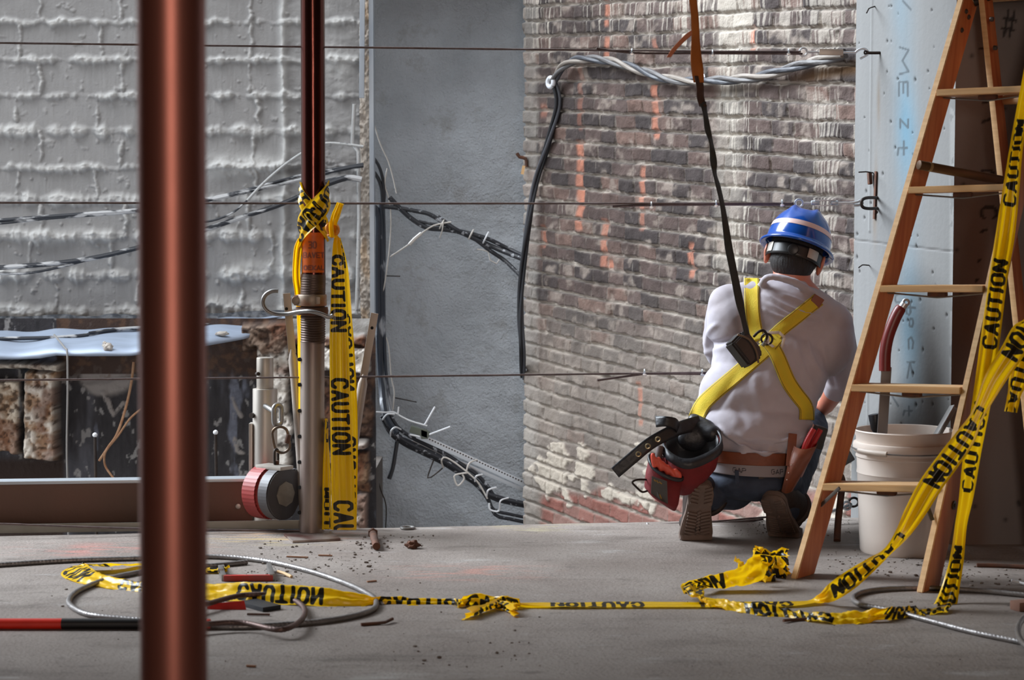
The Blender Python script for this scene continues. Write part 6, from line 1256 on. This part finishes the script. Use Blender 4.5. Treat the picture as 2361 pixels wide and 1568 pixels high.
# ---- hard hat
hat = empty('hard_hat', HC, None, None); hat.parent = person; hat.location = HC-person.location
na, nb = 96, 40; V = []; Pg = np.zeros((nb+7, na+1, 3))
zc = .022
def hatpt(a_, t, grow=0):
    # a_: angle, t: 0 rim .. 1 crown
    ph = t*math.pi/2; rx, ry, rz = .100+grow, .122+grow, .112+grow
    r = math.cos(ph)**.72; x = rx*r*math.cos(a_); y = ry*r*math.sin(a_); z = rz*math.sin(ph)**1.05
    # raised v ridges running back to front
    rr = 0
    for xc in (-.034, .034): rr += .0080*math.exp(-((x-xc*(1+.25*(y/-.12 if y < 0 else 0)))/.012)**2)*float(sstep(.05, .09, z))
    z += rr*1.2; z -= .004*math.exp(-(x/.02)**2)*float(sstep(.09, .11, z))
    return x, y, z
rows = []
for k in range(nb): rows.append([hatpt(2*math.pi*j/na, 1-k/(nb-1)) for j in range(na+1)])
for gx, dz in ((.004, -.004), (.010, -.009), (.016, -.0135), (.0175, -.016), (.015, -.0175), (.006, -.013), (-.001, -.006)):
    rr = []
    for j in range(na+1):
        a_ = 2*math.pi*j/na; pk = max(0, math.sin(a_))**3*.035; g = gx+pk*(gx/.0175); rr.append(((.100+g)*math.cos(a_), (.122+g)*math.sin(a_), dz))
    rows.append(rr)
Pg = np.array([[tuple(hl(x, y, z+zc)) for x, y, z in r] for r in rows])
M_hat = mat('blue_hard_hat', RGB(20, 74, 158), .2, 0, col2=RGB(18, 66, 142), scale=10, coat=.3)
o = gridmesh('shell', Pg, mat_=M_hat, parent=hat); md = o.modifiers.new('s', 'SOLIDIFY'); md.thickness = .0025
rows = []
for k in range(8):
    t = .20+.10*k/7; rows.append([tuple(hl(*(np.array(hatpt(2*math.pi*j/na, t, .0034))+np.array((0, 0, zc))))) for j in range(na+1)])
gridmesh('reflective_stripe', np.array(rows), mat_=mat('pinkish_reflector', RGB(206, 178, 174), .4), parent=hat)
rows = []
for k in range(6):
    rows.append([tuple(hl(.088*math.cos(2*math.pi*j/na), -.008+.100*math.sin(2*math.pi*j/na), -.002-.040*k/5)) for j in range(na//2, na+1)])
o = gridmesh('headband', np.array(rows), mat_=M_blkp, parent=hat); md = o.modifiers.new('s', 'SOLIDIFY'); md.thickness = .002
m = MB(); m.cyl(hl(0, -.106, -.024), hl(0, -.121, -.026), .017, 20, bev=.003); m.build('ratchet_knob', M_blkp, hat)
for a0_, a1_ in ((203, 222), (300, 325)):
    rows = [[tuple(hl(.0925*math.cos(math.radians(a)), -.008+.1045*math.sin(math.radians(a)), -.005-.030*k/3)) for a in np.linspace(a0_, a1_, 12)] for k in range(4)]
    gridmesh('headband_slider', np.array(rows), mat_=M_alu, parent=hat)
# ---- harness straps laid over the shirt
def bvh_of(obs):
    vs, fs = [], []
    for o in obs:
        off = len(vs); mw = parent_world(o.parent)+o.location; vs += [v.co+mw for v in o.data.vertices]; fs += [tuple(i+off for i in p.vertices) for p in o.data.polygons]
    return BVHTree.FromPolygons(vs, fs)
BV = bvh_of([shirt])
def onshirt(px, py, off=.004, dflt=6.0):
    d = Vector(_F+np.array([1, 0, 0])*(px-CX)/FPX+_U*(CY-py)/FPX).normalized(); h = BV.ray_cast(Vector((0, 0, CAMZ)), d)
    return (h[0]-d*off) if h[0] is not None else None
har = empty('safety_harness', onshirt(1780, 790), None, None); har.parent = person; har.location = onshirt(1780, 790)-person.location
M_strap = None
def strap_mat():
    m, nt, p = nodemat('yellow_webbing'); N = nt.nodes; L = nt.links
    a = N.new('ShaderNodeAttribute'); a.attribute_name = 'across'; r = N.new('ShaderNodeValToRGB'); e = r.color_ramp.elements
    e[0].position = .0; e[0].color = RGB(200, 178, 34); e[1].position = .80; e[1].color = RGB(208, 176, 28)
    for ps, c in ((.81, RGB(86, 70, 22)), (.88, RGB(86, 70, 22)), (.89, RGB(196, 170, 36)), (1.0, RGB(170, 146, 34))): x = e.new(ps); x.color = c
    L.new(a.outputs['Fac'], r.inputs[0]); L.new(r.outputs[0], p.inputs['Base Color']); p.inputs['Roughness'].default_value = .75
    tc = N.new('ShaderNodeTexCoord'); n = N.new('ShaderNodeTexNoise'); n.inputs['Scale'].default_value = 300; L.new(tc.outputs['Object'], n.inputs['Vector']); b = N.new('ShaderNodeBump'); b.inputs['Strength'].default_value = .3; b.inputs['Distance'].default_value = .003; L.new(n.outputs[0], b.inputs['Height']); L.new(b.outputs[0], p.inputs['Normal'])
    return m
M_strap = strap_mat()
def strap(pts, hw, name='strap', off=.004, mt=None):
    S = spline([(x, y, 0) for x, y in pts], 6.0); nw = 9; G_ = np.full((len(S), nw, 3), np.nan); ac = np.zeros((len(S), nw))
    for i, p in enumerate(S):
        t = S[min(i+1, len(S)-1)]-S[max(i-1, 0)]; t = t[:2]/np.linalg.norm(t[:2]); n = np.array([-t[1], t[0]])
        for j in range(nw):
            v = -1+2*j/(nw-1); h = onshirt(p[0]+n[0]*v*hw, p[1]+n[1]*v*hw, off); ac[i, j] = abs(v)
            if h is not None: G_[i, j] = h
    ok = ~np.isnan(G_[..., 0])
    for i in range(len(S)):
        for j in range(nw):
            if not ok[i, j]:
                q = np.argwhere(ok); k = q[np.argmin(((q-[i, j])**2).sum(1))]; p = S[i]; g_ = G_[k[0], k[1]]; t = S[min(i+1, len(S)-1)]-S[max(i-1, 0)]; t = t[:2]/np.linalg.norm(t[:2]); v = -1+2*j/(nw-1)
                G_[i, j] = tuple(W(p[0]-t[1]*v*hw, p[1]+t[0]*v*hw, g_[1]+.01))
    for _ in range(3):   # webbing does not follow every wrinkle
        Q = G_.copy(); Q[1:-1] = (G_[:-2]+2*G_[1:-1]+G_[2:])/4; G_ = Q
    for _ in range(2):
        Q = G_.copy(); Q[:, 1:-1] = (G_[:, :-2]+2*G_[:, 1:-1]+G_[:, 2:])/4; G_ = Q
    o = gridmesh(name, G_, floats={'across': ac}, mat_=mt or M_strap, parent=har); md = o.modifiers.new('s', 'SOLIDIFY'); md.thickness = .0022; return o
strap([(1733, 641), (1733, 670), (1735, 720), (1742, 765), (1749, 785)], 17)
strap([(1889, 690), (1868, 706), (1835, 733), (1800, 760), (1775, 785)], 16)
strap([(1792, 775), (1768, 803), (1735, 832), (1690, 870), (1645, 908), (1618, 935), (1604, 966)], 18, off=.006)
strap([(1762, 778), (1786, 808), (1802, 842), (1818, 880), (1842, 915), (1860, 938), (1861, 968)], 17, off=.006)
m = MB(); c = onshirt(1786, 786, .012); rr_ = Matrix.Rotation(math.radians(20), 3, 'Y')
outl = [(-.022, .024), (.014, .026), (.030, .010), (.022, -.022), (.004, -.026), (-.020, -.004)]
n_ = len(outl); vs = [Vector((x, 0, z)) for x, z in outl]; vi = [v*.62 for v in vs]
for k in range(n_): m.bar(c+vs[k], c+vs[(k+1) % n_], (0, 1, 0), .004, .009, .001)
m.build('back_plate', M_alu, har)
m = MB(); m.torus(onshirt(1768, 782, .018), (.3, 1, .2), .017, .0035, 28, 8); m.build('d_ring', M_darkiron, har)
m = MB(); a_ = onshirt(1884, 690, .006); m.bar(onshirt(1872, 688, .008), onshirt(1894, 702, .010), (0, 1, 0), .006, .034, .002); m.build('shoulder_buckle', M_leather, har)
# ---- tool belt, left pouch
pouch = empty('tool_pouch', P_(1580, 1080, 5.93), None, None); pouch.parent = person; pouch.location = P_(1580, 1080, 5.93)-person.location
def loft(rings, name, mt, par, thick=.003, closed_bottom=True, n=48):
    G_ = np.zeros((len(rings), n+1, 3))
    for i, R_i in enumerate(rings):
        S = spline([tuple(P_(*q)) for q in R_i], .004, True); idx = np.linspace(0, len(S), n, endpoint=False).astype(int)
        for j in range(n): G_[i, j] = S[idx[j]][:3]
        G_[i, n] = G_[i, 0]
    if closed_bottom: c = G_[-1].mean(0); G_ = np.concatenate([G_, G_[-1:]*.4+c*.6, np.repeat(c[None, None], n+1, 1)])
    o = gridmesh(name, G_, mat_=mt, parent=par)
    if thick: md = o.modifiers.new('s', 'SOLIDIFY'); md.thickness = thick
    return o
YP2 = 5.90
loft([[(1534, 1022, 5.93), (1545, 1050, 5.87), (1580, 1066, 5.84), (1620, 1056, 5.85), (1655, 1030, 5.88), (1650, 1000, 5.93), (1600, 978, 5.98), (1556, 996, 5.98)],
      [(1532, 1040, 5.93), (1545, 1068, 5.86), (1580, 1082, 5.83), (1622, 1072, 5.84), (1656, 1048, 5.88), (1652, 1020, 5.93), (1600, 1000, 5.98), (1556, 1015, 5.98)],
      [(1535, 1080, 5.93), (1550, 1105, 5.87), (1580, 1116, 5.85), (1618, 1106, 5.86), (1648, 1080, 5.89), (1642, 1060, 5.94), (1600, 1045, 5.98), (1560, 1060, 5.98)],
      [(1548, 1120, 5.94), (1560, 1136, 5.90), (1582, 1140, 5.88), (1606, 1128, 5.89), (1628, 1104, 5.91), (1622, 1095, 5.94), (1600, 1085, 5.97), (1572, 1100, 5.97)]], 'main_bag', M_redc, pouch)
def shrink(R_, k, dy): cx_ = sum(p[0] for p in R_)/len(R_); cy_ = sum(p[1] for p in R_)/len(R_); cz_ = sum(p[2] for p in R_)/len(R_); return [(cx_+(x-cx_)*k, cy_+(y-cy_)*k+dy, cz_+(z-cz_)*k) for x, y, z in R_]
_top = [(1534, 1022, 5.93), (1545, 1050, 5.87), (1580, 1066, 5.84), (1620, 1056, 5.85), (1655, 1030, 5.88), (1650, 1000, 5.93), (1600, 978, 5.98), (1556, 996, 5.98)]
loft([shrink(_top, .96, -2), shrink(_top, .92, 22), shrink(_top, .78, 60)], 'black_lining', M_blackl, pouch, .002)
loft([[(1532, 1014, 5.93), (1544, 1040, 5.865), (1580, 1058, 5.835), (1620, 1048, 5.845), (1657, 1024, 5.875), (1652, 992, 5.93), (1600, 972, 5.985), (1554, 988, 5.985)],
      [(1530, 1034, 5.93), (1542, 1062, 5.856), (1580, 1082, 5.826), (1623, 1072, 5.836), (1660, 1046, 5.866), (1655, 1010, 5.93), (1600, 978, 5.99), (1554, 995, 5.99)]], 'black_binding', M_blackl, pouch, .006, False)
bb = Blob(); bb.cap(P_(1600, 985, 5.99), .03, P_(1642, 1000, 5.95), .028).cap(P_(1600, 968, 6.0), .02, P_(1632, 985, 5.97), .022).ell(P_(1600, 1012, 5.96), (.05, .02, .04)); bb.finish('leather_flap', M_blackl, pouch, .005, 4)
loft([[(1500, 1052, 5.88), (1508, 1078, 5.84), (1535, 1098, 5.82), (1566, 1106, 5.83), (1568, 1088, 5.86), (1545, 1068, 5.89), (1520, 1052, 5.90)],
      [(1492, 1085, 5.88), (1500, 1110, 5.84), (1530, 1128, 5.82), (1563, 1135, 5.83), (1565, 1118, 5.86), (1542, 1098, 5.89), (1514, 1084, 5.90)],
      [(1488, 1118, 5.89), (1500, 1138, 5.85), (1528, 1155, 5.83), (1558, 1166, 5.84), (1561, 1150, 5.86), (1540, 1130, 5.89), (1512, 1116, 5.90)],
      [(1497, 1132, 5.89), (1508, 1146, 5.86), (1535, 1165, 5.85), (1555, 1176, 5.85), (1557, 1164, 5.86), (1540, 1146, 5.88), (1515, 1132, 5.89)]], 'outer_pocket', M_redc, pouch)
loft([[(1498, 1048, 5.88), (1507, 1074, 5.838), (1535, 1094, 5.817), (1568, 1102, 5.828), (1571, 1088, 5.86), (1545, 1064, 5.893), (1520, 1048, 5.903)],
      [(1497, 1056, 5.88), (1506, 1082, 5.836), (1535, 1103, 5.815), (1568, 1111, 5.826), (1571, 1096, 5.86), (1545, 1072, 5.895), (1520, 1056, 5.905)]], 'pocket_binding', M_blackl, pouch, .005, False)
m = MB(); q = [(1503, 1098), (1538, 1110), (1540, 1162), (1524, 1155), (1501, 1138)]; ps = [P_(x, y, 5.798+.0009*abs(1530-x)) for x, y in q]
m.poly(ps+[p+Vector((0, .006, 0)) for p in ps], [(0, 1, 2, 3, 4), (9, 8, 7, 6, 5)]+[(k, (k+1) % 5, 5+(k+1) % 5, 5+k) for k in range(5)]); pt_ = m.build('grey_patch', mat('grey_green_patch', RGB(72, 66, 60), .7, 0, col2=RGB(58, 54, 50), scale=30), pouch, smooth=False)
m = MB()
for (x0, y0, x1, y1) in ((1508, 1106, 1512, 1110), (1514, 1108, 1518, 1114), (1520, 1111, 1526, 1116), (1521, 1140, 1525, 1150)): m.bar(P_(x0, y0, 5.792+.0009*abs(1530-x0)), P_(x1, y1, 5.792+.0009*abs(1530-x0)), (0, 1, 0), .001, .0035)
m.build('yellow_stitching', mat('mustard_thread', RGB(150, 116, 40), .7), pt_)
bb = Blob()
for pts in (((1511, 1082, .008), (1508, 1068, .0078), (1507, 1058, .007)), ((1526, 1090, .0085), (1524, 1078, .0085), (1520, 1068, .008)), ((1541, 1098, .0082), (1536, 1088, .0082), (1530, 1078, .008)), ((1557, 1108, .0095), (1550, 1097, .0095), (1541, 1086, .0085)), ((1568, 1112, .0085), (1567, 1102, .0085), (1560, 1094, .007))):
    bb.chain([(P_(x-2, y-9, 5.832), r) for x, y, r in pts])
bb.finish('orange_gloves', mat('coral_rubber', RGB(226, 92, 70), .5, 0, col2=RGB(206, 70, 56), scale=30), pouch, .0035, 2)
m = MB(); m.cyl(P_(1517, 1060, 5.88), P_(1522, 1028, 5.89), .010, 14, r2=.0125, bev=.003); m.build('tool_handle', mat('grey_brown_grip', RGB(96, 82, 80), .6), pouch)
m = MB(); m.tube(sv([P_(1490, 1106, 5.86), P_(1470, 1106, 5.84), P_(1458, 1112, 5.83), P_(1466, 1122, 5.83), P_(1480, 1134, 5.84), P_(1492, 1132, 5.86)], .004), .0032, 10); m.build('wire_loop', M_darkiron, pouch)
# belt tail with eyelets
tl = empty('belt_tail', P_(1530, 1000, 5.9), None, None); tl.parent = person; tl.location = P_(1530, 1000, 5.9)-person.location
st = [(P_(1615, 975, 5.97), P_(1620, 992, 5.97)-P_(1615, 975, 5.97)), (P_(1575, 985, 5.93), P_(1580, 1000, 5.93)-P_(1575, 985, 5.93)), (P_(1548, 996, 5.89), P_(1554, 1010, 5.89)-P_(1548, 996, 5.89)), (P_(1500, 1022, 5.86), P_(1508, 1034, 5.86)-P_(1500, 1022, 5.86)), (P_(1458, 1056, 5.85), P_(1466, 1068, 5.85)-P_(1458, 1056, 5.85)), (P_(1418, 1090, 5.85), P_(1427, 1101, 5.85)-P_(1418, 1090, 5.85))]
def plainribbon(name, st, mt, par, th=.004):
    S = np.array(spline([tuple(a)+tuple(h) for a, h in st], .005)); v = np.linspace(-1, 1, 5); o = gridmesh(name, S[:, None, :3]+S[:, None, 3:]*v[None, :, None], mat_=mt, parent=par); md = o.modifiers.new('s', 'SOLIDIFY'); md.thickness = th; md.offset = 0; return o
plainribbon('strap_end', st, M_blackl, tl)
plainribbon('folded_loop', [(P_(1512, 972, 5.90), Vector((0, .01, .016))), (P_(1535, 972, 5.88), Vector((0, .0, .016))), (P_(1558, 978, 5.89), Vector((0, 0, .018))), (P_(1562, 992, 5.91), Vector((.006, 0, .018)))], M_blackl, tl)
for x, y in ((1517, 1011), (1494, 1027), (1472, 1045)): m = MB(); m.torus(P_(x, y+2, 5.846), (0, 1, .1), .0068, .0022, 20, 8); m.build('eyelet', mat('brass', RGB(176, 160, 126), .35, .8) if 'brass' not in bpy.data.materials else bpy.data.materials['brass'], tl)
# right holster with red pliers
hol = empty('leather_holster', P_(1835, 1080, 5.9), None, None); hol.parent = person; hol.location = P_(1835, 1080, 5.9)-person.location
loft([[(1834, 1030, 5.89), (1852, 1036, 5.87), (1878, 1030, 5.89), (1880, 1020, 5.95), (1850, 1018, 5.97), (1832, 1022, 5.94)], [(1822, 1065, 5.88), (1838, 1072, 5.86), (1862, 1064, 5.88), (1866, 1055, 5.93), (1842, 1052, 5.95), (1824, 1058, 5.92)], [(1804, 1132, 5.89), (1812, 1136, 5.88), (1824, 1132, 5.89), (1826, 1128, 5.92), (1814, 1126, 5.93), (1805, 1129, 5.91)]], 'sheath', M_leather, hol)
m = MB(); m.bar(P_(1828, 1000, 5.915), P_(1822, 1075, 5.875), (1, 0, 0), .026, .005, .0015); m.build('hanger', M_leather, hol)
for x, y in ((1824, 1072), (1818, 1090), (1814, 1106)): m = MB(); m.cyl(P_(x, y, 5.872), P_(x, y, 5.866), .0018, 10); m.build('rivet', M_steel, hol)
pl = empty('red_pliers', P_(1865, 1020, 5.92), None, None); pl.parent = person; pl.location = P_(1865, 1020, 5.92)-person.location
m = MB(); m.tube(sv([P_(1850, 1052, 5.90), P_(1860, 1020, 5.90), P_(1876, 990, 5.91)], .005), .0095, 14); m.build('grip', M_redp if False else mat('dark_red_grip', RGB(176, 24, 26), .4), pl)
m = MB(); m.tube(sv([P_(1856, 1056, 5.93), P_(1876, 1020, 5.93), P_(1892, 990, 5.93)], .005), .0090, 14); m.build('grip', bpy.data.materials['dark_red_grip'], pl)
m = MB(); m.tube([P_(1851, 1052, 5.905), P_(1846, 1072, 5.90)], .010, 12); m.build('jaw', M_darkiron, pl)
m = MB(); m.box(P_(1886, 1008, 5.97), (.04, .05, .07), Matrix.Rotation(.3, 3, 'Y'), .008); m.build('black_holder', M_blackl, hol)

# ---- fall arrester block and its webbing going up to the ceiling
fa = empty('fall_arrester', P_(1716, 808, 5.84), 'black fall arrester block hanging on the harness, its webbing running up', 'fall arrester')
A_ = math.radians(38); cB = P_(1716, 806, 5.86)
Rb = Matrix.Rotation(-A_*1.0, 3, 'Y') @ Matrix.Rotation(math.radians(25), 3, 'Z')
m = MB(); pts = [(-.034, -.045), (.020, -.050), (.036, -.030), (.036, .036), (.018, .050), (-.034, .046)]
m.prism(pts, .052, cB, Rb @ Vector((1, 0, 0)), Rb @ Vector((0, 0, 1)), .006); m.build('housing', mat('black_housing', RGB(36, 33, 32), .42, 0, col2=RGB(56, 48, 44), scale=22, bump=.1), fa)
m = MB(); m.prism([(x*.86, y*.86) for x, y in pts], .062, cB, Rb @ Vector((1, 0, 0)), Rb @ Vector((0, 0, 1)), .004); m.build('side_covers', mat('dark_cover', RGB(52, 50, 52), .35, 0, col2=RGB(70, 64, 62), scale=12), fa)
m = MB(); m.tube(sv([cB+Rb @ Vector(v) for v in ((-.005, -.034, .052), (.014, -.036, .02), (.010, -.036, -.02), (-.008, -.034, -.054))], .004), .0032, 8); m.build('seam_wire', mat('tan_cord', RGB(112, 92, 72), .7), fa)
m = MB(); m.tube(sv([P_(1738, 776, 5.87), P_(1748, 766, 5.86), P_(1760, 762, 5.87), P_(1768, 772, 5.89), P_(1766, 784, 5.90), P_(1758, 796, 5.89)], .004), .0042, 10); m.build('snap_hook', M_darkiron, fa)
m = MB(); m.cyl(P_(1760, 795, 5.89), P_(1766, 788, 5.86), .0062, 12, bev=.001); m.build('hook_gate', M_steel, fa)
lan = empty('lanyard', P_(1716, 770, 5.84), 'webbing lanyard, black below and orange above, hanging from overhead to the worker', 'lanyard')
def lw(x, y, hx, hd=0.0, Y=None):
    Y = Y if Y is not None else 5.84-(770-y)/1100*0.75; a = W(x, y, Y); return (a, W(x+hx, y, Y+hd)-a)
M_webk = mat('black_webbing', RGB(50, 50, 48), .8, 0, col2=RGB(38, 38, 36), scale=60, bump=.2, bscale=200); M_webo = mat('orange_webbing', RGB(178, 98, 24), .7, 0, col2=RGB(140, 72, 20), scale=14, bump=.2, bscale=200)
plainribbon('black_webbing', [lw(1722, 772, 6, .01), lw(1714, 735, 6, .012), lw(1706, 700, 9, .01), lw(1697, 655, 9, .004), lw(1688, 610, 9, 0), lw(1680, 570, 9, 0), lw(1673, 520, 7, .01), lw(1665, 470, 5, .015), lw(1656, 430, 5, .015), lw(1648, 400, 4, .016), lw(1645, 370, 8, .0), lw(1640, 330, 4, .016), lw(1632, 300, 7, 0), lw(1626, 262, 5, .014), lw(1620, 235, 8, .0)], M_webk, lan, .002)
plainribbon('charred_webbing', [lw(1621, 245, 9, 0), lw(1615, 225, 8, .01), lw(1614, 200, 8, .008), lw(1610, 175, 9, .006)], mat('brown_webbing', RGB(74, 46, 30), .75, 0, col2=RGB(46, 32, 26), scale=40, bump=.3), lan, .003)
plainribbon('orange_webbing', [lw(1611, 190, 12, .0), lw(1608, 160, 14, 0), lw(1605, 130, 12, .01), lw(1604, 95, 10, .0), lw(1602, 40, 9, 0), lw(1598, 0, 9, 0), lw(1592, -60, 9, 0), lw(1580, -190, 9, 0), lw(1560, -420, 9, 0)], M_webo, lan, .003)
plainribbon('frayed_tail', [lw(1600, 70, 5, .0), lw(1590, 78, 8, 0), lw(1572, 95, 7, .0), lw(1555, 113, 6, 0), lw(1542, 132, 4, .01)], mat('pink_webbing', RGB(196, 118, 84), .8), lan, .002)
